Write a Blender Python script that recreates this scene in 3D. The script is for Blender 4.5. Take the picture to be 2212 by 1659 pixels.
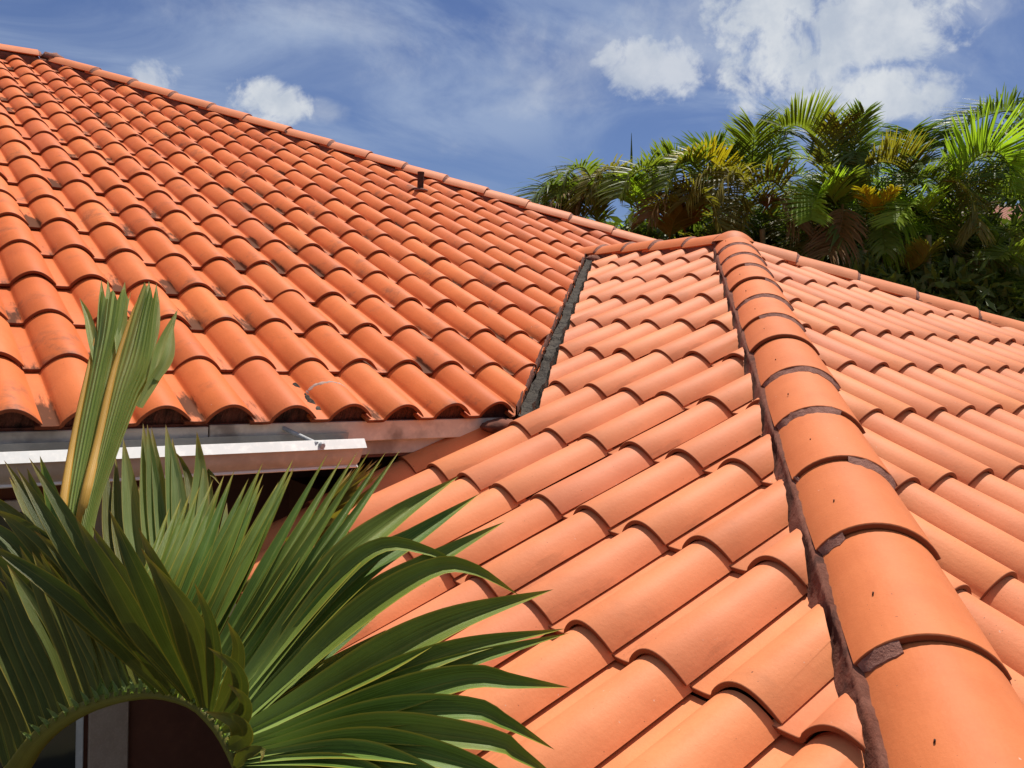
import bpy, bmesh, math, random
import numpy as np
from mathutils import Vector, Matrix

random.seed(7)
RNG = np.random.RandomState(11)
SC = bpy.context.scene
for o in list(bpy.data.objects):
    bpy.data.objects.remove(o)
COL = SC.collection

# ------------------------------------------------------------------ camera
S = 0.2                      # one tile cover width in metres; roof geometry below is in tile widths
CAMZ = 3.1                   # the camera stands on a ladder beside the porch eave
CR = Vector((0.805176, -0.591622, 0.040933))
CD = Vector((0.002343, -0.065850, -0.997827))
CF = Vector((0.593031, 0.803522, -0.051635))
cam = bpy.data.cameras.new("camera")
cam.sensor_width = 36.0
cam.lens = 36.0 * 2841.93 / 3264.0
cam.clip_start = 0.02
cam.clip_end = 3000.0
camo = bpy.data.objects.new("camera", cam)
COL.objects.link(camo)
U_ = -CD
B_ = -CF
camo.matrix_world = Matrix(((CR.x, U_.x, B_.x, 0), (CR.y, U_.y, B_.y, 0), (CR.z, U_.z, B_.z, CAMZ), (0, 0, 0, 1)))
SC.camera = camo

# ------------------------------------------------------------------ light
SUN = Vector((0.34, 0.17, 0.92)).normalized()      # direction towards the sun
EL = math.asin(SUN.z)
ROT = math.atan2(SUN.x, SUN.y)
world = bpy.data.worlds.new("World")
SC.world = world
world.use_nodes = True
sun = bpy.data.lights.new("sun", 'SUN')
sun.energy = 4.5
sun.angle = math.radians(0.5)
sun.color = (1.0, 0.95, 0.87)
suno = bpy.data.objects.new("sun", sun)
COL.objects.link(suno)
suno.rotation_euler = SUN.to_track_quat('Z', 'Y').to_euler()
SC.view_settings.view_transform = 'Standard'
SC.view_settings.look = 'None'
SC.view_settings.gamma = 1.0
SC.view_settings.exposure = 0.5
SC.view_settings.use_curve_mapping = False


def ray(px, py):
    """world direction through a point given on a 2212 x 1659 picture of the place, unit camera depth"""
    f = 2841.93 / 1.47559
    return CR * ((px - 1106.0) / f) + CD * ((py - 829.5) / f) + CF


def at(px, py, d):
    return Vector((0, 0, CAMZ)) + ray(px, py) * d


def W(x, y, z):
    """tile-width units relative to the camera -> world metres"""
    return Vector((x * S, y * S, z * S + CAMZ))


# ------------------------------------------------------------------ node helpers
class NT:
    def __init__(self, tree):
        self.t = tree
        self.n = tree.nodes
        self.l = tree.links

    def add(self, typ, **kw):
        nd = self.n.new(typ)
        for k, v in kw.items():
            setattr(nd, k, v)
        return nd

    def put(self, sock, v):
        if isinstance(v, bpy.types.NodeSocket):
            self.l.new(v, sock)
        elif v is not None:
            sock.default_value = v

    def math(self, op, a, b=None, c=None, clamp=False):
        nd = self.add('ShaderNodeMath', operation=op, use_clamp=clamp)
        for i, v in enumerate((a, b, c)):
            if v is not None:
                self.put(nd.inputs[i], v)
        return nd.outputs[0]

    def vmath(self, op, a, b=None, scale=None):
        nd = self.add('ShaderNodeVectorMath', operation=op)
        self.put(nd.inputs[0], a)
        if b is not None:
            self.put(nd.inputs[1], b)
        if scale is not None:
            self.put(nd.inputs['Scale'], scale)
        return nd.outputs['Value'] if op in ('DOT_PRODUCT', 'LENGTH') else nd.outputs[0]

    def noise(self, vec, scale, detail=4.0, rough=0.55, dist=0.0):
        nd = self.add('ShaderNodeTexNoise')
        self.put(nd.inputs['Vector'], vec)
        nd.inputs['Scale'].default_value = scale
        nd.inputs['Detail'].default_value = detail
        nd.inputs['Roughness'].default_value = rough
        nd.inputs['Distortion'].default_value = dist
        return nd.outputs['Fac']

    def rng(self, v, a, b, c=0.0, d=1.0, smooth=True):
        nd = self.add('ShaderNodeMapRange')
        nd.interpolation_type = 'SMOOTHSTEP' if smooth else 'LINEAR'
        self.put(nd.inputs[0], v)
        for i, x in enumerate((a, b, c, d)):
            self.put(nd.inputs[i + 1], x)
        return nd.outputs[0]

    def ramp(self, fac, stops):
        nd = self.add('ShaderNodeValToRGB')
        e = nd.color_ramp.elements
        while len(e) < len(stops):
            e.new(0.5)
        for i, (p, c) in enumerate(stops):
            e[i].position = p
            e[i].color = (*c, 1.0)
        self.put(nd.inputs[0], fac)
        return nd.outputs[0]

    def mix(self, fac, a, b, blend='MIX'):
        nd = self.add('ShaderNodeMix', data_type='RGBA', blend_type=blend)
        self.put(nd.inputs[0], fac)
        for s, v in ((nd.inputs[6], a), (nd.inputs[7], b)):
            if isinstance(v, tuple):
                v = (*v, 1.0)[:4]
            self.put(s, v)
        return nd.outputs[2]

    def sep(self, v):
        nd = self.add('ShaderNodeSeparateXYZ')
        self.put(nd.inputs[0], v)
        return nd.outputs

    def comb(self, x, y, z):
        nd = self.add('ShaderNodeCombineXYZ')
        for i, v in enumerate((x, y, z)):
            self.put(nd.inputs[i], v)
        return nd.outputs[0]

    def attr(self, name):
        return self.add('ShaderNodeAttribute', attribute_name=name)

    def bump(self, h, strength=0.3, dist=0.01):
        nd = self.add('ShaderNodeBump')
        nd.inputs['Strength'].default_value = strength
        nd.inputs['Distance'].default_value = dist
        self.put(nd.inputs['Height'], h)
        return nd.outputs[0]


def new_mat(name):
    m = bpy.data.materials.new(name)
    m.use_nodes = True
    nt = NT(m.node_tree)
    p = [n for n in nt.n if n.type == 'BSDF_PRINCIPLED'][0]
    return m, nt, p


# ------------------------------------------------------------------ sky
def build_sky():
    nt = NT(world.node_tree)
    nt.n.clear()
    out = nt.add('ShaderNodeOutputWorld')
    bg = nt.add('ShaderNodeBackground')
    nt.l.new(bg.outputs[0], out.inputs[0])
    bg.inputs[1].default_value = 0.05
    sky = nt.add('ShaderNodeTexSky', sky_type='NISHITA')
    sky.sun_disc = False
    sky.sun_elevation = EL
    sky.sun_rotation = ROT
    sky.altitude = 0
    sky.air_density = 1.0
    sky.dust_density = 0.3
    sky.ozone_density = 3.0
    d = nt.vmath('NORMALIZE', nt.add('ShaderNodeTexCoord').outputs['Generated'])
    x, y, z = nt.sep(d)
    skyc = nt.mix(1.0, sky.outputs[0], (0.66, 0.72, 0.98), 'MULTIPLY')
    # high thin streaks on a flat layer
    zc = nt.math('ADD', nt.math('MAXIMUM', z, 0.0), 0.16)
    pl = nt.comb(nt.math('DIVIDE', x, zc), nt.math('DIVIDE', y, zc), 0.0)
    rot = nt.add('ShaderNodeMapping')
    rot.inputs['Rotation'].default_value = (0, 0, math.radians(38))
    rot.inputs['Scale'].default_value = (0.8, 1.25, 1.0)
    nt.put(rot.inputs['Vector'], pl)
    c1 = nt.noise(rot.outputs[0], 1.1, 8, 0.6, 1.1)
    c2 = nt.noise(pl, 0.55, 3, 0.5)
    cir = nt.math('MULTIPLY', nt.rng(c1, 0.36, 0.70), nt.rng(c2, 0.30, 0.60))
    cir = nt.math('ADD', nt.math('MULTIPLY', cir, 0.66), 0.04)
    # fair-weather puffs
    fb = nt.noise(d, 8.0, 10, 0.6, 0.6)
    fb2 = nt.noise(d, 30.0, 7, 0.62, 0.4)
    fbm = nt.math('ADD', nt.math('MULTIPLY', nt.math('SUBTRACT', fb, 0.5), 4.4), nt.math('MULTIPLY', nt.math('SUBTRACT', fb2, 0.5), 2.1))
    puffs = [(585, 222, 85, 45, 1.0), (332, 165, 52, 42, 0.75), (1415, 160, 110, 78, 0.82), (1685, 150, 120, 125, 1.0),
             (1650, 40, 130, 90, 1.0), (1890, 55, 190, 70, 0.95), (1930, 208, 112, 58, 1.0), (965, 325, 85, 40, 0.5),
             (1180, 185, 55, 35, 0.45), (690, 240, 60, 30, 0.5), (1200, 215, 190, 45, 0.4), (1150, 70, 320, 60, 0.5),
             (1450, 20, 260, 50, 0.5), (1080, 175, 160, 30, 0.4), (2120, 20, 90, 40, 0.5), (1180, 120, 430, 110, 0.42), (1600, 70, 470, 130, 0.5), (700, 40, 300, 60, 0.3)]
    mask = None
    f = 2841.93 / 1.47559
    for (px, py, rx, ry, amt) in puffs:
        c = ray(px, py).normalized()
        th = Vector((c.y, -c.x, 0)).normalized()
        tv = th.cross(c).normalized()
        a = nt.math('DIVIDE', nt.vmath('DOT_PRODUCT', nt.vmath('SUBTRACT', d, tuple(c)), tuple(th)), rx / f)
        b = nt.math('DIVIDE', nt.vmath('DOT_PRODUCT', nt.vmath('SUBTRACT', d, tuple(c)), tuple(tv)), ry / f)
        r2 = nt.math('ADD', nt.math('MULTIPLY', a, a), nt.math('MULTIPLY', b, b))
        v = nt.math('ADD', nt.math('SUBTRACT', 0.95, r2), nt.math('MULTIPLY', fbm, 1.15 if amt > 0.6 else 0.9))
        mk = nt.math('MULTIPLY', nt.rng(v, -0.05, 0.95 if amt > 0.6 else 2.0), amt)
        mask = mk if mask is None else nt.math('MAXIMUM', mask, mk)
    # scattered clouds over the unseen dome, cover raised to add soft fill light
    fl = nt.noise(pl, 0.9, 7, 0.55, 0.4)
    rest = nt.math('MULTIPLY', nt.rng(fl, 0.42, 0.64), nt.rng(z, 0.34, 0.46, 0.0, 0.85))
    mask = nt.math('MAXIMUM', mask, rest)
    shade = nt.rng(nt.noise(d, 16.0, 5, 0.6), 0.3, 0.7)
    ccol = nt.mix(shade, (7.2, 8.0, 9.2), (10.4, 10.8, 11.2))
    col = nt.mix(cir, skyc, (6.0, 7.3, 9.6))
    col = nt.mix(nt.math('MULTIPLY', mask, 0.93), col, ccol)
    nt.l.new(col, bg.inputs[0])


build_sky()

# ------------------------------------------------------------------ object helpers


def link(o, parent=None):
    COL.objects.link(o)
    if parent is not None:
        o.parent = parent
    return o


def empty(name, loc=(0, 0, 0)):
    o = bpy.data.objects.new(name, None)
    o.empty_display_size = 0.1
    o.location = loc
    return link(o)


def tag(o, label=None, cat=None, group=None, kind=None):
    for k, v in (('label', label), ('category', cat), ('group', group), ('kind', kind)):
        if v:
            o[k] = v
    return o


def mesh_obj(name, verts, faces, mat, parent=None, smooth=None, attrs=None):
    me = bpy.data.meshes.new(name)
    me.from_pydata([tuple(v) for v in verts], [], faces)
    me.materials.append(mat)
    if smooth is not None:
        me.polygons.foreach_set('use_smooth', [True] * len(me.polygons))
        if smooth > 0:
            me.set_sharp_from_angle(angle=math.radians(smooth))
    if attrs:
        for k, vals in attrs.items():
            vals = np.asarray(vals, dtype=np.float32)
            if vals.ndim == 2:
                a = me.attributes.new(k, 'FLOAT_VECTOR', 'POINT')
                a.data.foreach_set('vector', vals.ravel())
            else:
                a = me.attributes.new(k, 'FLOAT', 'POINT')
                a.data.foreach_set('value', vals)
    me.update()
    o = bpy.data.objects.new(name, me)
    # children of an Empty that is not at the origin keep their world place
    link(o, parent)
    if parent is not None:
        o.matrix_parent_inverse = parent_world(parent).inverted()
    return o


PW = {}


def parent_world(o):
    m = o.matrix_basis.copy()
    if o.parent is not None:
        m = parent_world(o.parent) @ o.matrix_parent_inverse @ m
    return m


def box_vf(a, b):
    x0, y0, z0 = a
    x1, y1, z1 = b
    v = [(x0, y0, z0), (x1, y0, z0), (x1, y1, z0), (x0, y1, z0), (x0, y0, z1), (x1, y0, z1), (x1, y1, z1), (x0, y1, z1)]
    f = [(3, 2, 1, 0), (4, 5, 6, 7), (0, 1, 5, 4), (1, 2, 6, 5), (2, 3, 7, 6), (3, 0, 4, 7)]
    return v, f


def bevel_box(name, a, b, mat, parent=None, bev=0.004):
    v, f = box_vf(a, b)
    bm = bmesh.new()
    vs = [bm.verts.new(p) for p in v]
    for q in f:
        bm.faces.new([vs[i] for i in q])
    if bev > 0:
        bmesh.ops.bevel(bm, geom=bm.edges[:], offset=bev, segments=1, affect='EDGES')
    me = bpy.data.meshes.new(name)
    bm.to_mesh(me)
    bm.free()
    me.materials.append(mat)
    o = bpy.data.objects.new(name, me)
    link(o, parent)
    if parent is not None:
        o.matrix_parent_inverse = parent_world(parent).inverted()
    return o


def ubox(name, a, b, mat, parent=None, bev=0.004):
    return bevel_box(name, W(*a), W(*b), mat, parent, bev)


# ------------------------------------------------------------------ materials
def tile_material(name, tints, stain, rough=0.6):
    m, nt, p = new_mat(name)
    tl = nt.attr('tl').outputs['Vector']
    tr = nt.attr('tr').outputs['Fac']
    rnd = nt.math('FRACT', nt.math('ADD', nt.add('ShaderNodeObjectInfo').outputs['Random'], tr))
    off = nt.vmath('ADD', tl, nt.comb(nt.math('MULTIPLY', rnd, 91.7), nt.math('MULTIPLY', rnd, 53.1), nt.math('MULTIPLY', rnd, 17.3)))
    x, y, z = nt.sep(tl)
    c = nt.ramp(rnd, [(i / (len(tints) - 1), t) for i, t in enumerate(tints)])
    blot = nt.noise(off, 1.6, 4, 0.6)
    c = nt.mix(nt.rng(blot, 0.35, 0.75, 0.0, 0.42), c, nt.mix(1.0, c, (0.80, 0.70, 0.64), 'MULTIPLY'))
    fine = nt.noise(off, 22.0, 5, 0.65)
    c = nt.mix(nt.rng(fine, 0.3, 0.75, 0.0, 0.22), c, nt.mix(1.0, c, (1.16, 1.18, 1.25), 'MULTIPLY'))
    st = nt.vmath('MULTIPLY', off, (9.0, 1.3, 9.0))
    streak = nt.noise(st, 1.0, 4, 0.55)
    c = nt.mix(nt.rng(streak, 0.4, 0.7, 0.0, 0.14), c, nt.mix(1.0, c, (0.84, 0.74, 0.68), 'MULTIPLY'))
    # specks and chips
    sp = nt.noise(off, 30.0, 2, 0.5)
    c = nt.mix(nt.rng(sp, 0.745, 0.775, 0.0, 0.75), c, (0.10, 0.045, 0.03))
    sp2 = nt.noise(nt.vmath('ADD', off, (5.1, 2.2, 9.4)), 17.0, 2, 0.5)
    c = nt.mix(nt.rng(sp2, 0.76, 0.79, 0.0, 0.6), c, (0.62, 0.42, 0.33))
    if stain > 0:
        pan = nt.math('MULTIPLY', nt.rng(x, -0.30, -0.42), 1.0)
        foot = nt.rng(x, 0.20, 0.36)
        near = nt.rng(y, 1.7, 0.45)
        reg = nt.math('MULTIPLY', nt.math('MAXIMUM', pan, nt.math('MULTIPLY', foot, 0.9)), near)
        big = nt.noise(nt.vmath('MULTIPLY', off, (2.6, 1.1, 2.6)), 1.0, 2, 0.5)
        brush = nt.noise(nt.vmath('MULTIPLY', off, (15.0, 2.6, 15.0)), 1.0, 5, 0.7)
        amt = nt.math('ADD', nt.math('MULTIPLY', big, 0.75), nt.math('MULTIPLY', brush, 0.55))
        thr = nt.math('SUBTRACT', 0.99, nt.math('MULTIPLY', reg, 0.43))
        gate = nt.rng(nt.math('FRACT', nt.math('MULTIPLY', rnd, 17.31)), 0.20, 1.0, -0.26, 0.16, False)
        amt = nt.math('ADD', amt, gate)
        mk = nt.rng(nt.math('SUBTRACT', amt, thr), -0.03, 0.14)
        mk = nt.math('MULTIPLY', mk, nt.math('MULTIPLY', nt.rng(reg, 0.02, 0.4), stain * 0.85))
        c = nt.mix(mk, c, (0.038, 0.028, 0.022))
        nt.put(p.inputs['Specular IOR Level'], nt.math('MULTIPLY', nt.math('SUBTRACT', 1.0, mk), 0.16))
        # soft soot on some barrels
        soot = nt.noise(nt.vmath('ADD', off, (31.0, 7.0, 2.0)), 1.15, 5, 0.7)
        mk2 = nt.math('MULTIPLY', nt.rng(soot, 0.535, 0.74), nt.math('MULTIPLY', nt.rng(y, 1.9, 0.2), 0.72 * stain))
        c = nt.mix(mk2, c, (0.11, 0.06, 0.04))
    c = nt.mix(nt.rng(y, 0.011, 0.004, 0.0, 0.8), c, (0.135, 0.036, 0.016))  # shade on the leading edge, painted in as dark brown
    nt.put(p.inputs['Base Color'], c)
    p.inputs['Roughness'].default_value = rough
    if stain <= 0:
        p.inputs['Specular IOR Level'].default_value = 0.16
    nt.put(p.inputs['Normal'], nt.bump(nt.math('ADD', fine, nt.math('MULTIPLY', streak, 0.8)), 0.16, 0.004))
    return m


TINT_A = [(0.53, 0.124, 0.034), (0.60, 0.148, 0.040), (0.62, 0.154, 0.043), (0.66, 0.178, 0.050), (0.56, 0.138, 0.046)]
TINT_B = [(0.62, 0.198, 0.080), (0.68, 0.230, 0.096), (0.66, 0.218, 0.094), (0.71, 0.245, 0.094), (0.63, 0.208, 0.098)]
TINT_CAP = [(0.54, 0.156, 0.052), (0.60, 0.176, 0.060), (0.57, 0.164, 0.055)]
TINT_CAPA = [(0.60, 0.190, 0.078), (0.63, 0.210, 0.086), (0.61, 0.195, 0.080)]
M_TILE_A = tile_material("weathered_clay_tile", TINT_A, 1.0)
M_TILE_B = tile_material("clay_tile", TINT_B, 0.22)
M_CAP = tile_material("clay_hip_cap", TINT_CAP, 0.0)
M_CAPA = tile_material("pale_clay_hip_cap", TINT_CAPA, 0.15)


def rough_material(name, c1, c2, scale=18.0, rough=0.9, bump=0.5, dist=0.01, dark=None, cracks=0.0):
    m, nt, p = new_mat(name)
    pos = nt.add('ShaderNodeNewGeometry').outputs['Position']
    n1 = nt.noise(pos, scale, 6, 0.65)
    n2 = nt.noise(pos, scale * 5.5, 4, 0.6)
    c = nt.mix(nt.rng(n1, 0.3, 0.7), c1, c2)
    c = nt.mix(nt.rng(n2, 0.45, 0.75, 0.0, 0.35), c, nt.mix(1.0, c, (1.5, 1.45, 1.4), 'MULTIPLY'))
    if dark:
        n3 = nt.noise(nt.vmath('ADD', pos, (3.3, 1.7, 8.1)), scale * 0.5, 5, 0.6)
        c = nt.mix(nt.rng(n3, 0.52, 0.68, 0.0, 0.85), c, dark)
    if cracks > 0:
        vo = nt.add('ShaderNodeTexVoronoi', feature='DISTANCE_TO_EDGE')
        nt.put(vo.inputs['Vector'], nt.vmath('ADD', pos, nt.vmath('SCALE', nt.comb(n1, n2, n1), None, 0.09)))
        vo.inputs['Scale'].default_value = cracks
        c = nt.mix(nt.rng(vo.outputs['Distance'], 0.035, 0.012, 0.0, 0.9), c, (0.014, 0.010, 0.008))
    nt.put(p.inputs['Base Color'], c)
    p.inputs['Roughness'].default_value = rough
    p.inputs['Specular IOR Level'].default_value = 0.2
    nt.put(p.inputs['Normal'], nt.bump(nt.math('ADD', n1, nt.math('MULTIPLY', n2, 0.6)), bump, dist))
    return m


M_MORTAR = rough_material("tinted_mortar", (0.145, 0.048, 0.029), (0.215, 0.085, 0.056), 16, 0.95, 0.55, 0.006, (0.055, 0.024, 0.018))
M_JOINT = rough_material("pink_joint_mortar", (0.22, 0.092, 0.066), (0.30, 0.145, 0.108), 40, 0.9, 0.7, 0.006)
M_VALLEY = rough_material("grey_valley_cement", (0.045, 0.037, 0.029), (0.080, 0.067, 0.053), 14, 0.95, 1.0, 0.02, (0.034, 0.026, 0.020), 9.0)
M_DECK = rough_material("roof_deck", (0.03, 0.018, 0.013), (0.05, 0.03, 0.022), 10, 0.95, 0.2)
M_FASCIA = rough_material("painted_fascia", (0.52, 0.475, 0.395), (0.58, 0.53, 0.45), 6, 0.55, 0.12, 0.004, (0.24, 0.21, 0.175))
M_FASCIA2 = rough_material("worn_fascia", (0.62, 0.54, 0.43), (0.70, 0.62, 0.51), 7, 0.6, 0.2, 0.004, (0.20, 0.16, 0.125))
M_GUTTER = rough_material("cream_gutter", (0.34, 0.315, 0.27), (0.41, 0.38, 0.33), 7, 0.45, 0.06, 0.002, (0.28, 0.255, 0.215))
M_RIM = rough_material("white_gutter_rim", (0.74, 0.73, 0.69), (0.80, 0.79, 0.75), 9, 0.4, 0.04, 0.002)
M_STEEL = rough_material("galvanised_steel", (0.30, 0.30, 0.30), (0.45, 0.45, 0.45), 60, 0.4, 0.1, 0.002)
M_WALL = rough_material("brown_wall_paint", (0.110, 0.042, 0.028), (0.135, 0.052, 0.034), 5, 0.8, 0.15, 0.004)
M_WALL2 = rough_material("beige_render", (0.36, 0.27, 0.22), (0.41, 0.315, 0.26), 22, 0.85, 0.35, 0.004)
M_FRAME = rough_material("white_window_frame", (0.55, 0.55, 0.56), (0.62, 0.62, 0.63), 9, 0.5, 0.05)
M_BIRD = rough_material("brown_bird_stop", (0.075, 0.028, 0.019), (0.13, 0.050, 0.034), 30, 0.9, 0.6, 0.008, (0.022, 0.014, 0.011))
M_PIPE = rough_material("rusty_pipe", (0.035, 0.018, 0.014), (0.09, 0.038, 0.026), 40, 0.8, 0.6, 0.006)
M_GROUND = rough_material("garden_ground", (0.075, 0.085, 0.035), (0.16, 0.13, 0.08), 0.8, 0.95, 0.3, 0.02)
M_PATIO = rough_material("patio_paving", (0.26, 0.21, 0.17), (0.32, 0.27, 0.22), 3.0, 0.85, 0.25, 0.005)


def glass_mat():
    m, nt, p = new_mat("window_glass")
    p.inputs['Base Color'].default_value = (0.02, 0.022, 0.025, 1)
    p.inputs['Roughness'].default_value = 0.05
    p.inputs['Specular IOR Level'].default_value = 0.6
    return m


M_GLASS = glass_mat()


def leaf_material(name, dark, light, edge, tip, trans=0.18, rough=0.38, tipstart=0.9, streak=0.5, spec=0.22, pale=None):
    """lt = 0 at the base .. 1 at the tip, lx = -1 .. 1 across the blade"""
    m, nt, p = new_mat(name)
    lt = nt.attr('lt').outputs['Fac']
    lx = nt.attr('lx').outputs['Fac']
    rnd = nt.add('ShaderNodeObjectInfo').outputs['Random']
    pos = nt.add('ShaderNodeNewGeometry').outputs['Position']
    v = nt.comb(nt.math('MULTIPLY', lx, 13.0), nt.math('MULTIPLY', lt, 1.6), nt.math('MULTIPLY', rnd, 40.0))
    s1 = nt.noise(v, 1.0, 4, 0.6)
    n1 = nt.noise(pos, 14.0, 4, 0.6)
    c = nt.mix(nt.rng(s1, 0.3, 0.7, 0.0, streak), dark, light)
    c = nt.mix(nt.rng(n1, 0.4, 0.75, 0.0, 0.5), c, light)
    c = nt.mix(nt.math('MULTIPLY', rnd, 0.25), c, edge)
    ax = nt.math('ABSOLUTE', lx)
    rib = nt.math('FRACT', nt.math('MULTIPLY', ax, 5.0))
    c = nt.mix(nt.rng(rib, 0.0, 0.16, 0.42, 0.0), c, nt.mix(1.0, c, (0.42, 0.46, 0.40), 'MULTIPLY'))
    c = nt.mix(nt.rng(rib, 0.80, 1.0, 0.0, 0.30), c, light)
    c = nt.mix(nt.rng(ax, 0.075, 0.02, 0.0, 0.55), c, nt.mix(0.5, light, edge))
    c = nt.mix(nt.rng(ax, 0.86, 0.99, 0.0, 0.85), c, edge)
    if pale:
        c = nt.mix(nt.rng(lt, 0.34, 0.06, 0.0, 0.75), c, pale)  # pale leaf base, with the sunlight falling there put into the colour
    tt = nt.math('ADD', lt, nt.math('MULTIPLY', nt.math('SUBTRACT', s1, 0.5), 0.25))
    c = nt.mix(nt.rng(tt, tipstart - 0.06, tipstart + 0.09), c, edge)
    c = nt.mix(nt.rng(tt, tipstart + 0.06, 1.04), c, tip)
    nt.put(p.inputs['Base Color'], c)
    p.inputs['Roughness'].default_value = rough
    p.inputs['Specular IOR Level'].default_value = spec
    nt.put(p.inputs['Normal'], nt.bump(nt.noise(nt.vmath('MULTIPLY', v, (2.6, 0.4, 1.0)), 1.0, 3, 0.6), 0.4, 0.003))
    tb = nt.add('ShaderNodeBsdfTranslucent')
    nt.put(tb.inputs[0], nt.mix(1.0, c, (1.5, 1.7, 0.7), 'MULTIPLY'))
    mx = nt.add('ShaderNodeMixShader')
    mx.inputs[0].default_value = trans
    out = [n for n in nt.n if n.type == 'OUTPUT_MATERIAL'][0]
    nt.l.new(p.outputs[0], mx.inputs[1])
    nt.l.new(tb.outputs[0], mx.inputs[2])
    nt.l.new(mx.outputs[0], out.inputs[0])
    return m


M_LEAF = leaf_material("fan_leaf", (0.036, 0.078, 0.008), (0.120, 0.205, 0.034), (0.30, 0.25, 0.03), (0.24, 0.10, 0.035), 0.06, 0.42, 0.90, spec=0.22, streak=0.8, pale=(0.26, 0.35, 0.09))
M_LEAF_DK = leaf_material("shaded_olive_leaf", (0.048, 0.062, 0.009), (0.10, 0.13, 0.026), (0.24, 0.18, 0.025), (0.30, 0.10, 0.03), 0.12, 0.4, 0.9)  # shaded-side version of the fan leaf: olive tone with shade in its colour
M_LEAF_LT = leaf_material("young_fan_leaf", (0.10, 0.17, 0.045), (0.22, 0.30, 0.10), (0.30, 0.26, 0.07), (0.40, 0.26, 0.16), 0.4, 0.4, 0.9, 0.9)
M_LEAF_YL = leaf_material("old_fan_leaf", (0.20, 0.17, 0.03), (0.36, 0.26, 0.05), (0.30, 0.17, 0.04), (0.17, 0.06, 0.03), 0.25, 0.5, 0.85)
M_SPEAR = leaf_material("spear_leaf", (0.17, 0.24, 0.055), (0.31, 0.37, 0.12), (0.34, 0.30, 0.09), (0.25, 0.13, 0.05), 0.4, 0.42, 0.95, 1.0)
M_SPEAR_RIB = leaf_material("spear_rib", (0.52, 0.27, 0.040), (0.62, 0.36, 0.075), (0.50, 0.33, 0.07), (0.30, 0.26, 0.08), 0.25, 0.45, 0.97)
M_COSTA = leaf_material("leaf_rib", (0.10, 0.09, 0.012), (0.20, 0.18, 0.030), (0.16, 0.13, 0.03), (0.20, 0.22, 0.05), 0.03, 0.45, 0.98)
F_GREEN = leaf_material("frond_green", (0.10, 0.14, 0.018), (0.20, 0.24, 0.038), (0.24, 0.22, 0.04), (0.28, 0.21, 0.06), 0.48, 0.38, spec=0.22)
F_DARK = leaf_material("frond_dark", (0.075, 0.115, 0.022), (0.145, 0.19, 0.042), (0.14, 0.15, 0.04), (0.2, 0.15, 0.06), 0.40, 0.38, spec=0.22)
F_BRIGHT = leaf_material("frond_bright", (0.20, 0.29, 0.022), (0.34, 0.44, 0.05), (0.30, 0.34, 0.06), (0.30, 0.24, 0.07), 0.5, 0.45, spec=0.22)
F_YELLOW = leaf_material("frond_yellow", (0.36, 0.28, 0.015), (0.52, 0.40, 0.03), (0.46, 0.30, 0.03), (0.32, 0.17, 0.04), 0.3, 0.4, spec=0.22)
F_OLIVE = leaf_material("frond_olive", (0.13, 0.115, 0.016), (0.25, 0.21, 0.032), (0.30, 0.21, 0.05), (0.32, 0.2, 0.07), 0.45, 0.38, spec=0.22)
F_BROWN = leaf_material("frond_brown", (0.13, 0.062, 0.018), (0.24, 0.125, 0.035), (0.28, 0.16, 0.06), (0.34, 0.20, 0.09), 0.15, 0.5, spec=0.22)
F_RACHIS = leaf_material("frond_rachis", (0.14, 0.13, 0.02), (0.26, 0.23, 0.04), (0.2, 0.17, 0.04), (0.2, 0.15, 0.04), 0.02, 0.5)
M_CANE = rough_material("palm_cane", (0.16, 0.14, 0.06), (0.24, 0.20, 0.09), 12, 0.7, 0.3, 0.01)
M_HEDGE = leaf_material("hedge_leaf", (0.075, 0.105, 0.020), (0.16, 0.19, 0.040), (0.12, 0.12, 0.03), (0.15, 0.11, 0.05), 0.3, 0.4, spec=0.22)
M_TREE = leaf_material("tree_leaf", (0.030, 0.060, 0.030), (0.085, 0.13, 0.06), (0.10, 0.14, 0.06), (0.12, 0.12, 0.06), 0.2, 0.4, spec=0.22)

# ------------------------------------------------------------------ setting: ground
def sheet(name, x0, y0, x1, y1, z, mat, kind='structure'):
    o = mesh_obj(name, [(x0, y0, z), (x1, y0, z), (x1, y1, z), (x0, y1, z)], [(0, 1, 2, 3)], mat)
    o['kind'] = kind
    return o


sheet("ground", -900, -900, 900, 900, 0.0, M_GROUND)

# ------------------------------------------------------------------ roofs
TH = 0.379039
TC, TS, TT = math.cos(TH), math.sin(TH), math.tan(TH)
RH = 1.86953                     # tile exposure
HB = 0.285                       # barrel height
TK = 0.055                       # tile thickness
OA = Vector((6.6675, 13.4086, -1.1964))
OB = Vector((7.8174, 13.8304, -2.1924))
OC = Vector((19.7864, 7.7605, -0.8542))
KA = OA.z - TT * OA.y
KB = OB.z - TT * OB.x
KC = OC.z - TT * OC.y
HIP1 = (KC - KB) / TT            # x = y + HIP1 on the near hip
VAL = (KA - KB) / TT             # x = y + VAL on the valley
XR = 21.65                       # wing ridge
YPK = XR - HIP1
HIP2 = XR + YPK
HIPA = 53.4                      # x + y on the main hip
YRA = 46.2                       # main ridge


class Slope:
    def __init__(s, o, u, v):
        s.o, s.u, s.v = o, Vector(u), Vector(v)
        s.n = s.u.cross(s.v)

    def mat(s, c, r, du=0, dv=0, dn=0, rx=0, ry=0, rz=0):
        p = s.o + s.u * (c + du) + s.v * (r * RH + dv) + s.n * dn
        m = Matrix((s.u, s.v, s.n)).transposed().to_4x4()
        m.translation = W(*p)
        e = Matrix.Rotation(rz, 4, 'Z') @ Matrix.Rotation(ry, 4, 'Y') @ Matrix.Rotation(rx, 4, 'X')
        return m @ e

    def pt(s, c, r):
        return s.o + s.u * c + s.v * (r * RH)


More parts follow.
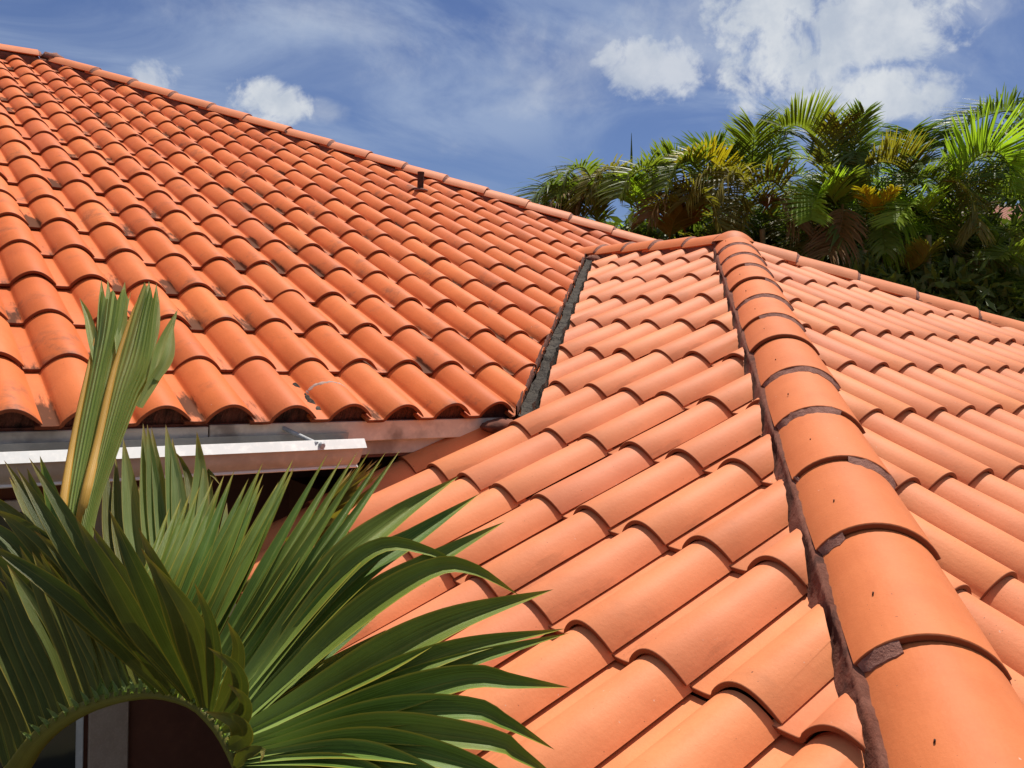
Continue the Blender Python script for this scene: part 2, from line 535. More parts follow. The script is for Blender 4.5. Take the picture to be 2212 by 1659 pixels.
SA = Slope(OA, (1, 0, 0), (0, TC, TS))
SB = Slope(OB, (0, -1, 0), (TC, 0, TS))
SCC = Slope(OC, (1, 0, 0), (0, TC, TS))

# ---- the tile: pan on the left, barrel in the middle, lip lying on the next pan


def tile_profile():
    pts = [(-0.70, -HB + 0.002), (-0.60, -HB), (-0.50, -HB - 0.002), (-0.43, -HB), (-0.402, -HB + 0.003), (-0.388, -HB + 0.014)]
    n = 16
    for i in range(n):
        x = -0.370 + (0.362 + 0.370) * i / (n - 1)
        pts.append((x, -HB + HB * math.cos(math.pi * x / 0.800) ** 0.76))
    pts.append((0.386, -HB + 0.036))
    return pts


PROF = tile_profile()


def offset_profile(pts, t):
    out = []
    for i, (x, z) in enumerate(pts):
        a = pts[max(0, i - 1)]
        b = pts[min(len(pts) - 1, i + 1)]
        dx, dz = b[0] - a[0], b[1] - a[1]
        L = math.hypot(dx, dz)
        out.append((x + dz / L * t, z - dx / L * t))
    return out


PROF_IN = offset_profile(PROF, TK)
for _i, _t in ((-1, 0.022), (-2, 0.036), (-3, 0.048)):      # the lip tapers where it lies on the next pan
    PROF_IN[_i] = offset_profile(PROF, _t)[_i]
PROF_CH = offset_profile(PROF, 0.006)
TILT = math.atan((TK + 0.024) / RH)
TLEN = RH + 0.16


def tile_mesh(name, mat, warp=0.0):
    n = len(PROF)
    rings = [(0.0, PROF_IN, PROF_CH), (0.012, PROF_IN, PROF), (TLEN * 0.5, PROF_IN, PROF), (TLEN, PROF_IN, PROF)]
    verts, faces = [], []
    for (y, bot, top) in rings:
        dz = -y * math.tan(TILT) + warp * math.sin(math.pi * y / TLEN)
        for (x, z) in top:
            verts.append((x, y, z + dz))
        for (x, z) in bot:
            verts.append((x, y, z + dz))
    for k in range(3):
        a, b = k * 2 * n, (k + 1) * 2 * n
        for i in range(n - 1):
            faces.append((a + i, a + i + 1, b + i + 1, b + i))
            faces.append((a + n + i + 1, a + n + i, b + n + i, b + n + i + 1))
        faces.append((a + n - 1, a + 2 * n - 1, b + 2 * n - 1, b + n - 1))
        faces.append((a + n, a, b, b + n))
    for i in range(n - 1):
        faces.append((i + 1, i, n + i, n + i + 1))
    me = bpy.data.meshes.new(name)
    me.from_pydata([(x * S, y * S, z * S) for x, y, z in verts], [], faces)
    me.materials.append(mat)
    finish_tile(me)
    return me


def finish_tile(me, tr=None):
    me.polygons.foreach_set('use_smooth', [True] * len(me.polygons))
    me.set_sharp_from_angle(angle=math.radians(38))
    n = len(me.vertices)
    co = np.empty(n * 3, np.float32)
    me.vertices.foreach_get('co', co)
    a = me.attributes.new('tl', 'FLOAT_VECTOR', 'POINT')
    a.data.foreach_set('vector', co / S)
    me.update()


def cut_mesh(me, mw, planes, name, jag=0.0):
    """planes: (point, normal) in world; the side the normal points to is removed"""
    bm = bmesh.new()
    bm.from_mesh(me)
    inv = mw.inverted()
    rot = inv.to_3x3()
    for co, no in planes:
        lc = inv @ co
        ln = (rot @ no).normalized()
        g = bm.verts[:] + bm.edges[:] + bm.faces[:]
        r = bmesh.ops.bisect_plane(bm, geom=g, dist=1e-6, plane_co=lc, plane_no=ln, clear_outer=True)
        ce = [e for e in r['geom_cut'] if isinstance(e, bmesh.types.BMEdge) and e.is_valid]
        if ce:
            try:
                bmesh.ops.holes_fill(bm, edges=ce, sides=200)
            except Exception:
                pass
        if jag > 0:
            for v in r['geom_cut']:
                if isinstance(v, bmesh.types.BMVert) and v.is_valid:
                    v.co -= ln * (random.random() * jag * S)
    if len(bm.faces) < 4:
        bm.free()
        return None
    out = bpy.data.meshes.new(name)
    bm.to_mesh(out)
    bm.free()
    for m in me.materials:
        out.materials.append(m)
    for nm in ('tl',):
        if nm in out.attributes:
            out.attributes.remove(out.attributes[nm])
    finish_tile(out)
    return out


CAMW = Vector((0, 0, CAMZ))


def screen(p):
    d = p - CAMW
    z = d.dot(CF)
    if z <= 0.05:
        return None
    f = 2841.93 / 1.47559
    return 1106 + d.dot(CR) / z * f, 829.5 + d.dot(CD) / z * f, z


def lay_tiles(thing, jobs, name_rest, budget):
    """jobs: (deck object, mesh, matrix). The largest in the picture become objects, the others one joined part per deck."""
    def size(j):
        c = j[2] @ Vector((0, 0.9 * S, -0.1 * S))
        q = screen(c)
        if q is None:
            return -1
        inside = -260 < q[0] < 2500 and -200 < q[1] < 1950
        return (10.0 if inside else 0.1) / q[2] ** 2
    jobs = sorted(jobs, key=size, reverse=True)
    rest = {}
    for i, (deck, me, mw) in enumerate(jobs):
        if i < budget and size((deck, me, mw)) > 0.02:
            o = bpy.data.objects.new("roof_tile", me)
            link(o, deck)
            o.matrix_parent_inverse = parent_world(deck).inverted()
            o.matrix_basis = mw
        else:
            rest.setdefault(deck.name, []).append((deck, me, mw))
    for k, lst in rest.items():
        V, F, TLV, TRV = [], [], [], []
        base = 0
        for (deck, me, mw) in lst:
            r = random.random()
            for v in me.vertices:
                V.append(mw @ v.co)
                TLV.append((v.co.x / S, v.co.y / S, v.co.z / S))
                TRV.append(r)
            for p in me.polygons:
                F.append([base + i for i in p.vertices])
            base += len(me.vertices)
        o = mesh_obj(name_rest, V, F, lst[0][1].materials[0], lst[0][0], 38, {'tl': TLV, 'tr': TRV})
        o['kind'] = 'stuff'


def slab(name, pts, slope, mat, parent, depth=0.10, off=None):
    """roof deck: polygon given in plan (x, y), lying under the tiles of the slope"""
    off = HB + 0.13 if off is None else off
    top, bot = [], []
    for (x, y) in pts:
        p = Vector((x, y, 0))
        # height of the crest plane above (x, y)
        z = slope.o.z - ((p.x - slope.o.x) * slope.n.x + (p.y - slope.o.y) * slope.n.y) / slope.n.z
        top.append(W(x, y, z - off / slope.n.z))
        bot.append(W(x, y, z - (off + depth) / slope.n.z))
    n = len(pts)
    F = [tuple(range(n)), tuple(reversed(range(n, 2 * n)))]
    for i in range(n):
        j = (i + 1) % n
        F.append((i, n + i, n + j, j))
    return mesh_obj(name, top + bot, F, mat, parent)


house = tag(empty("main_house", (1.4, 5.0, 0)), "tall main house with weathered orange clay tile roof, long hip and white gutter", "house")
wing = tag(empty("house_wing", (3.0, 2.0, 0)), "lower wing with cleaner peach clay tiles, two hips meeting a short ridge", "house wing")

SD = Slope(Vector((2 * XR - OB.x, OB.y, OB.z)), (0, 1, 0), (-TC, 0, TS))
SE = Slope(Vector((HIPA - OA.y, 13.4, OA.z)), (0, 1, 0), (-TC, 0, TS))
SF = Slope(Vector((0, 2 * YRA - OA.y, OA.z)), (-1, 0, 0), (0, -TC, TS))

deckA = slab("roof_slope", [(-14, 13.75), (10.75, 13.75), (XR, XR - VAL), (32.6, 13.75), (39.6, 13.75), (HIPA - YRA, YRA), (-14, YRA)], SA, M_DECK, house)
deckB = slab("roof_slope", [(4.62, 4.62 - HIP1), (XR, YPK), (XR, XR - VAL), (10.9, 14.15), (4.62, 14.15)], SB, M_DECK, wing)
deckC = slab("roof_slope", [(4.62, 4.62 - HIP1), (38.6, 4.62 - HIP1), (XR, YPK)], SCC, M_DECK, wing)
slab("roof_slope", [(38.6, 1.2), (38.6, 13.7), (32.6, 13.7), (XR, XR - VAL), (XR, YPK)], SD, M_TILE_B, wing, off=HB)
slab("roof_slope", [(39.6, 13.8), (39.6, 2 * YRA - 13.8), (HIPA - YRA, YRA)], SE, M_TILE_A, house, off=HB)
slab("roof_slope", [(-14, YRA), (HIPA - YRA, YRA), (39.6, 2 * YRA - 13.8), (-14, 2 * YRA - 13.8)], SF, M_TILE_A, house, off=HB)
for dk, lb in ((deckA, "weathered orange clay roof slope with dark lichen stains"), (deckB, "peach clay roof slope beside the valley and the palm"),
               (deckC, "peach clay roof slope beyond the near hip")):
    dk['label'] = lb

TMA = [tile_mesh("roof_tile", M_TILE_A, w) for w in (0.0, 0.008, -0.006)]
TMB = [tile_mesh("roof_tile", M_TILE_B, w) for w in (0.0, 0.008, -0.006)]


def jit(k=1.0):
    g = random.gauss
    return dict(du=g(0, 0.008) * k, dv=g(0, 0.020) * k, dn=g(0.004, 0.005) * k, rx=g(0, 0.004) * k, ry=g(0, 0.006) * k, rz=g(0, 0.004) * k)


D2 = math.sqrt(0.5)
TILECUT = 0.61      # tiles stop this far from a hip line
GAPV = 0.165


def build_tiles_A():
    jobs = []
    for r in range(0, 20):
        yb = OA.y + r * RH * TC
        xl = 1.5 + (yb - 13.4) * 0.112 - 5.5
        for c in range(int(xl - OA.x), 45):
            x = OA.x + c
            mw = SA.mat(c, r, **jit())
            y0, y1 = yb, yb + TLEN * TC
            planes = []
            # main hip
            lim = HIPA - TILECUT * math.sqrt(2)
            if (x - 0.7) + y0 > lim:
                continue
            if (x + 0.45) + y1 > lim:
                planes.append((W(lim / 2, lim / 2, 0), Vector((D2, D2, 0))))
            if y0 > YRA - 0.65:
                continue
            if y1 > YRA - 0.6:
                planes.append((W(0, YRA - 0.6, 0), Vector((0, 1, 0))))
            # valley
            if x < XR:
                v = -VAL + GAPV * math.sqrt(2)      # keep y > x + v
                if y1 < x - 0.66 + v:
                    continue
                if y0 < x + 0.4 + v:
                    planes.append((W(0, v, 0), Vector((D2, -D2, 0))))
            else:
                if y1 < 2 * XR - VAL - x + 0.7:
                    continue
            me = random.choice(TMA)
            if planes:
                me = cut_mesh(me, mw, planes, "roof_tile", 0.03)
                if me is None:
                    continue
            jobs.append((deckA, me, mw))
    lay_tiles(house, jobs, "outer_tiles", 300)


def build_tiles_B():
    jobs = []
    for r in range(-2, 8):
        xb = OB.x + r * RH * TC
        for c in range(-12, 16):
            y = OB.y - c
            j = jit()
            if r == -2:
                j['dv'] -= 0.12
            mw = SB.mat(c, r, **j)
            x0, x1 = xb, xb + TLEN * TC
            planes = []
            h = HIP1 - (TILECUT + 0.05) * math.sqrt(2)     # keep x - y < h
            if x0 - (y + 0.66) > h:
                continue
            if x1 - (y - 0.4) > h:
                planes.append((W(h, 0, 0), Vector((D2, -D2, 0))))
            if x1 > XR - 0.6:
                planes.append((W(XR - 0.6, 0, 0), Vector((1, 0, 0))))
            if r <= 0:
                if y - 0.4 > 14.1:
                    continue
                if y + 0.66 > 14.1:
                    planes.append((W(0, 14.1, 0), Vector((0, 1, 0))))
            else:
                v = -VAL - GAPV * math.sqrt(2)    # keep y < x + v
                if r == 1 and y < 13.1:
                    pass
                else:
                    if y - 0.4 > x1 + v:
                        continue
                    if y + 0.66 > x0 + v:
                        planes.append((W(0, v, 0), Vector((-D2, D2, 0))))
            me = random.choice(TMB)
            if planes:
                me = cut_mesh(me, mw, planes, "roof_tile", 0.02)
                if me is None:
                    continue
            jobs.append((deckB, me, mw))
    for r in range(-4, 7):
        yb = OC.y + r * RH * TC
        for c in range(-18, 16):
            x = OC.x + c
            if x > 18.0 + 1.55 * yb:
                continue
            mw = SCC.mat(c, r, **jit())
            y0, y1 = yb, yb + TLEN * TC
            planes = []
            h = HIP1 + TILECUT * math.sqrt(2)     # keep x - y > h
            if (x + 0.4) - y0 < h:
                continue
            if (x - 0.66) - y1 < h:
                planes.append((W(h, 0, 0), Vector((-D2, D2, 0))))
            g = HIP2 - TILECUT * math.sqrt(2)     # keep x + y < g
            if (x - 0.66) + y0 > g:
                continue
            if (x + 0.4) + y1 > g:
                planes.append((W(g / 2, g / 2, 0), Vector((D2, D2, 0))))
            me = random.choice(TMB)
            if planes:
                me = cut_mesh(me, mw, planes, "roof_tile", 0.02)
                if me is None:
                    continue
            jobs.append((deckC, me, mw))
    lay_tiles(wing, jobs, "outer_tiles", 300)


build_tiles_A()
build_tiles_B()

# ------------------------------------------------------------------ hip and ridge caps
CAP_HW, CAP_SAG, CAP_UP = 0.625, 0.365, 0.19


def cap_mesh(name, mat, length, hw=CAP_HW, sag=CAP_SAG):
    R = (hw * hw + sag * sag) / (2 * sag)
    half = math.asin(min(1, hw / R))
    n = 19
    verts, faces = [], []
    tilt = math.tan(math.atan((TK + 0.02) / (length - 0.16)))
    rings = [(0.0, 0.012), (0.014, 0.0), (length * 0.5, 0.0), (length, 0.0)]
    for (y, ch) in rings:
        sc = 1.0 - 0.05 * y / length
        for rr in (R - ch, R - 0.062):
            for i in range(n):
                a = -half + 2 * half * i / (n - 1)
                verts.append((rr * math.sin(a) * sc, y, (rr * math.cos(a) - R) - y * tilt))
    for k in range(3):
        a, b = k * 2 * n, (k + 1) * 2 * n
        for i in range(n - 1):
            faces.append((a + i, a + i + 1, b + i + 1, b + i))
            faces.append((a + n + i + 1, a + n + i, b + n + i, b + n + i + 1))
        faces.append((a + n - 1, a + 2 * n - 1, b + 2 * n - 1, b + n - 1))
        faces.append((a + n, a, b, b + n))
    for i in range(n - 1):
        faces.append((i + 1, i, n + i, n + i + 1))
    me = bpy.data.meshes.new(name)
    me.from_pydata([(x * S, y * S, z * S) for x, y, z in verts], [], faces)
    me.materials.append(mat)
    finish_tile(me)
    return me


def joint_mesh(a0, a1, width=0.11, hw=CAP_HW, sag=CAP_SAG):
    """mortar smeared along the front of a cap, from angle fraction a0 to a1 (-1 .. 1)"""
    R = (hw * hw + sag * sag) / (2 * sag)
    half = math.asin(min(1, hw / R))
    n = max(4, int(22 * (a1 - a0) / 2))
    V, F = [], []
    for i in range(n + 1):
        f = a0 + (a1 - a0) * i / n
        a = half * f
        e = 0.0 if 0 < i < n else 0.35
        w0 = width * (1 + random.gauss(0, 0.18)) * (1 - e)
        rt = R + 0.006 + random.gauss(0, 0.004)
        rb = R - 0.078
        for (rr, y) in ((rb - 0.02, -w0), (rb + 0.012, -w0 * 0.96), (rt - 0.028, -0.012), (rt - 0.012, 0.02), (R - 0.03, 0.03)):
            V.append((rr * math.sin(a) * S, y * S, (rr * math.cos(a) - R) * S))
    m = 5
    for i in range(n):
        for k in range(m - 1):
            F.append((i * m + k, (i + 1) * m + k, (i + 1) * m + k + 1, i * m + k + 1))
    F.append(tuple(range(m)))
    F.append(tuple(reversed(range(n * m, n * m + m))))
    me = bpy.data.meshes.new("mortar_joint")
    me.from_pydata(V, [], F)
    me.materials.append(M_JOINT)
    me.polygons.foreach_set('use_smooth', [True] * len(me.polygons))
    me.set_sharp_from_angle(angle=math.radians(40))
    me.update()
    return me


def frame_matrix(p, down, up=Vector((0, 0, 1))):
    """local y runs up the hip, z out of it"""
    y = (-down).normalized()
    x = y.cross(up).normalized()
    z = x.cross(y).normalized()
    m = Matrix((x, y, z)).transposed().to_4x4()
    m.translation = p
    return m


def mortar_bed(name, p0, p1, parent, sides=(-1, 1), edge=0.555, foot=0.63, top=-0.215, bottom=-0.62, drop=(0.2816, 0.2816), step=0.07):
    """rough mortar packed under a row of caps: a ridge-shaped strip from p0 to p1 (tile units)"""
    d = p1 - p0
    L = d.length
    d = d / L
    side = Vector((d.y, -d.x, 0)).normalized()
    n = int(L / step)
    V, F = [], []
    prof = []
    for s in (-1, 1):
        prof.append(s)
    cols = 6
    for i in range(n + 1):
        c = p0 + d * (L * i / n)
        wob = [math.sin(i * 0.11 + k) * 0.008 + random.gauss(0, 0.005) for k in range(2 * cols)]
        k = 0
        for s in (-1, 1):
            for j in range(cols):
                t = j / (cols - 1)
                t2 = t if s < 0 else 1 - t
                if s < 0:
                    tt = 1 - t      # foot -> edge
                else:
                    tt = t
                # tt = 1 at the foot, 0 at the cap edge
                off = edge + (foot - edge) * tt ** 1.2 + wob[k]
                z = top + (bottom - top) * tt + random.gauss(0, 0.006)
                V.append(W(*(c + side * (s * off) + Vector((0, 0, z)))))
                k += 1
    m = 2 * cols
    for i in range(n):
        for k in range(m - 1):
            F.append((i * m + k, i * m + k + 1, (i + 1) * m + k + 1, (i + 1) * m + k))
    F.append(tuple(range(m)))
    F.append(tuple(reversed(range(n * m, (n + 1) * m))))
    return mesh_obj(name, V, F, M_MORTAR, parent, 0)


NAIL_HOLE = []
tw1 = None


def nail_hole_mesh():  # small dark disc added to stand for the shade in a nail hole
    if not NAIL_HOLE:
        V, F = [], []
        for (r, z) in ((0.008, -0.03), (0.008, 0.0), (0.005, 0.001)):
            for k in range(8):
                a = math.pi / 4 * k
                V.append((r * math.cos(a) * S, r * math.sin(a) * 1.3 * S, z * S))
        for j in range(2):
            for k in range(8):
                F.append((j * 8 + k, j * 8 + (k + 1) % 8, (j + 1) * 8 + (k + 1) % 8, (j + 1) * 8 + k))
        F.append(tuple(range(16, 24)))
        me = bpy.data.meshes.new("nail_hole")
        me.from_pydata(V, [], F)
        me.materials.append(M_PIPE)
        NAIL_HOLE.append(me)
    return NAIL_HOLE[0]


def lay_caps(bed, positions, down, mat, length=RH + 0.17, joint=0.75, seed=1, tweak=None):
    rs = random.Random(seed)
    cme = cap_mesh("hip_cap", mat, length)
    for i, p in enumerate(positions):
        m = frame_matrix(W(*p), down)
        m = m @ Matrix.Rotation(rs.gauss(0, 0.006), 4, 'Z') @ Matrix.Rotation(rs.gauss(0, 0.012), 4, 'Y')
        o = bpy.data.objects.new("hip_cap", cme)
        link(o, bed)
        o.matrix_parent_inverse = parent_world(bed).inverted()
        o.matrix_basis = m
        nl = bpy.data.objects.new("nail_hole", nail_hole_mesh())
        if tweak is not tw1:
            bpy.data.objects.remove(nl)
            nl = None
        else:
            link(nl, bed)
            nl.matrix_parent_inverse = parent_world(bed).inverted()
        if nl:
            nl.matrix_basis = m @ Matrix.Translation(Vector((-0.33 + rs.gauss(0, 0.02), 0.72 + rs.gauss(0, 0.03), -0.095)) * S)
        spec = tweak.get(i) if tweak else None
        if spec is None:
            if rs.random() < joint:
                a = rs.choice([(-0.98, 0.98), (-0.98, 0.98), (-0.98, rs.uniform(-0.2, 0.7)), (rs.uniform(-0.6, 0.2), 0.98)])
                spec = [a]
            else:
                spec = [(-0.98, rs.uniform(-0.85, -0.5))]
        for (a0, a1) in spec:
            j = bpy.data.objects.new("mortar_joint", joint_mesh(a0, a1))
            link(j, bed)
            j.matrix_parent_inverse = parent_world(bed).inverted()
            j.matrix_basis = m.copy()


def hipz(y, k):
    return TT * y + k


# near hip of the wing (between the two peach slopes)
s_list = [18.78, 17.69, 16.61, 15.44, 14.18, 12.99, 11.88, 10.56, 9.25, 8.03, 6.81, 5.46, 4.2, 2.95]
h2 = HIP1 / 2


def P1(s):
    y = s - h2
    return Vector((s + h2, y, hipz(y, KC)))


bed1 = mortar_bed("hip_mortar", P1(2.6), P1(YPK + h2 + 0.2), wing, edge=0.585, foot=0.70, top=-0.22)
bed1['label'] = "brown mortar bedding the caps of the near hip"
down1 = (P1(1) - P1(2))
up = Vector((0, 0, CAP_UP))
# fraction -1 is the side of the first slope (left in the picture)
tw1 = {0: [(-0.98, 0.98)], 1: [(-0.98, 0.98)], 2: [(-0.2, 0.98)], 3: [(0.25, 0.98)], 4: [(-0.98, 0.98)], 5: [(-0.45, 0.98)], 6: [],
       7: [(-0.98, 0.98)], 8: [(-0.98, 0.35)], 9: [(-0.98, -0.9), (0.0, 0.98)], 10: [(-0.98, -0.55)], 11: [(-0.98, -0.42)], 12: [(-0.98, -0.5)]}
pos1 = [P1(s - 0.05) + up + Vector((D2, -D2, 0)) * 0.05 for s in s_list]
lay_caps(bed1, pos1, down1, M_CAP, length=1.22 * math.sqrt(2) * 1.04 + 0.32, seed=3, tweak=tw1)

# far hip of the wing
def P2(s):
    x, y = HIP2 / 2 + s, HIP2 / 2 - s
    return Vector((x, y, hipz(y, KC)))


s2 = [XR - HIP2 / 2 + 0.55]
s2 = [3.05, 4.30, 5.48, 6.72, 7.95, 9.2, 10.45, 11.7, 12.95]
bed2 = mortar_bed("hip_mortar", P2(1.72), P2(14), wing)
bed2['label'] = "brown mortar bedding the caps of the far hip"
lay_caps(bed2, [P2(s) + Vector((0, 0, 0.15)) for s in s2], P2(2) - P2(1), M_CAPA, length=1.25 * math.sqrt(2) * 1.05 + 0.2, seed=9,
         tweak={i: [(-0.98, 0.3)] for i in range(9)})

# wing ridge
zr = TT * XR + KB
pr0, pr1 = Vector((XR, XR - VAL + 0.9, zr)), Vector((XR, YPK - 0.1, zr))
bed3 = mortar_bed("ridge_mortar", pr0, pr1, wing, top=-0.215, bottom=-0.62)
bed3['label'] = "brown mortar bedding the short ridge caps"
rp = [Vector((XR, y, zr + 0.17)) for y in (24.0, 22.59, 21.29, 19.82, 18.55)]
lay_caps(bed3, rp, Vector((0, -1, 0)), M_CAP, length=1.75, seed=4, tweak={i: [(-0.98, 0.98)] for i in range(5)})
# rounded cap where ridge and hips meet
def apex_cap():
    V, F, TL = [], [], []
    n, m = 28, 7
    c = Vector((XR, YPK, zr))
    for j in range(m + 1):
        t = j / m
        for i in range(n):
            a = 2 * math.pi * i / n
            r = 0.66 * t
            z = 0.235 - 0.36 * t ** 2.0
            V.append(W(*(c + Vector((r * math.cos(a), r * math.sin(a), z)))))
            TL.append((r * math.cos(a), r * math.sin(a) + 1.2, z))
    for j in range(m):
        for i in range(n):
            k = (i + 1) % n
            F.append((j * n + i, j * n + k, (j + 1) * n + k, (j + 1) * n + i))
    o = mesh_obj("hip_cap", V, F, M_CAP, bed1, 0, {'tl': TL})
    o['label'] = "rounded apex cap where ridge and hips meet"


apex_cap()

# main hip
def PA(s):
    x, y = HIPA / 2 + s, HIPA / 2 - s
    return Vector((x, y, hipz(y, KA)))


sa = [-17.8, -16.51, -15.13, -13.83, -12.63, -11.27, -9.88, -8.65, -7.52, -6.24, -4.97, -3.7, -2.43, -1.15, 0.1, 1.4, 2.7]
s_top = (HIPA - YRA) - HIPA / 2
bedA = mortar_bed("hip_mortar", PA(s_top + 0.1), PA(3.5), house, bottom=-0.66)
bedA['label'] = "dark mortar bedding the caps of the long hip"
lay_caps(bedA, [PA(s) + Vector((0, 0, 0.27)) for s in sa], PA(2) - PA(1), M_CAPA, length=1.28 * math.sqrt(2) * 1.05 + 0.25, seed=12, joint=0.85)
zra = TT * YRA + KA
bedR = mortar_bed("ridge_mortar", Vector((-14, YRA, zra)), Vector((HIPA - YRA + 0.3, YRA, zra)), house, bottom=-0.66)
bedR['label'] = "dark mortar bedding the top ridge caps"
lay_caps(bedR, [Vector((6.6 - 1.75 * i, YRA, zra + 0.27)) for i in range(11)], Vector((1, 0, 0)), M_CAPA, length=1.95, seed=15)
# mortar lump where top ridge and hip meet
def lump(name, c, r, mat, parent, seed=0, sq=(1, 1, 1)):
    rs = np.random.RandomState(seed)
    V, F = [], []
    n, m = 12, 8
    for j in range(m + 1):
        ph = math.pi * j / m
        for i in range(n):
            a = 2 * math.pi * i / n
            k = 1 + rs.normal(0, 0.08)
            p = Vector((math.sin(ph) * math.cos(a) * sq[0], math.sin(ph) * math.sin(a) * sq[1], math.cos(ph) * sq[2])) * r * k
            V.append(W(*(c + p)))
    for j in range(m):
        for i in range(n):
            k = (i + 1) % n
            F.append((j * n + i, (j + 1) * n + i, (j + 1) * n + k, j * n + k))
    return mesh_obj(name, V, F, mat, parent, 0)


lump("mortar_patch", Vector((HIPA - YRA + 0.05, YRA - 0.05, zra + 0.0)), 0.52, M_JOINT, bedA, 3, (1.0, 1.0, 0.5))

# ------------------------------------------------------------------ valley
def valley():
    n = 130
    V, F = [], []
    rs = np.random.RandomState(5)
    y0, y1 = 13.0, XR - VAL + 0.15
    cols = 7
    wl = np.cumsum(rs.normal(0, 0.012, n + 1)) * 0.5
    for i in range(n + 1):
        t = i / n
        y = y0 + (y1 - y0) * t
        c = Vector((y + VAL, y, hipz(y, KA) - 0.10))
        sd = Vector((D2, -D2, 0))
        wl_, wr_ = 0.17 + rs.normal(0, 0.012) + 0.02 * math.sin(i * 0.21), 0.145 + rs.normal(0, 0.014) + 0.025 * math.sin(i * 0.33 + 2) + 0.02 * math.sin(i * 0.9)
        crack = 0.05 * (math.sin(i * 0.55 + 2.0 * math.sin(i * 0.13)) > 0.95)
        for j in range(cols):
            u = j / (cols - 1)
            off = -wl_ + (wl_ + wr_) * u
            z = 0.05 * (2 * u - 1) ** 2 + rs.normal(0, 0.007) - crack
            if j == 0:
                z -= 0.28
                off += 0.03
            if j == cols - 1:
                z -= 0.28
                off -= 0.03
            V.append(W(*(c + sd * off + Vector((0, 0, z)))))
    for i in range(n):
        for j in range(cols - 1):
            F.append((i * cols + j, i * cols + j + 1, (i + 1) * cols + j + 1, (i + 1) * cols + j))
    o = mesh_obj("valley_cement", V, F, M_VALLEY, house, 40)
    o['label'] = "grey cracked cement strip along the valley"
    # torn dark lip along the old tiles
    V, F = [], []
    for i in range(n + 1):
        y = y0 + 0.2 + (y1 - y0 - 0.2) * i / n
        c = Vector((y + VAL, y, hipz(y, KA) - 0.06))
        sd = Vector((D2, -D2, 0))
        h = 0.05 + 0.03 * rs.rand() + (0.06 if rs.rand() > 0.93 else 0)
        V.append(W(*(c + sd * (-0.215) + Vector((0, 0, -0.25)))))
        V.append(W(*(c + sd * (-0.215 + rs.normal(0, 0.008)) + Vector((0, 0, h)))))
        V.append(W(*(c + sd * (-0.188 + rs.normal(0, 0.008)) + Vector((0, 0, h - 0.01)))))
        V.append(W(*(c + sd * (-0.172) + Vector((0, 0, -0.1)))))
    for i in range(n):
        for j in range(3):
            F.append((i * 4 + j, i * 4 + j + 1, (i + 1) * 4 + j + 1, (i + 1) * 4 + j))
    mesh_obj("torn_membrane", V, F, M_BIRD, o, 0)
    lump("mortar_patch", Vector((9.75, 13.45, -1.66)), 0.36, M_MORTAR, o, 8, (1.3, 0.8, 0.4))
    lump("mortar_patch", Vector((20.95, 23.85, 2.83)), 0.42, M_MORTAR, o, 9, (0.8, 0.9, 0.45))


valley()

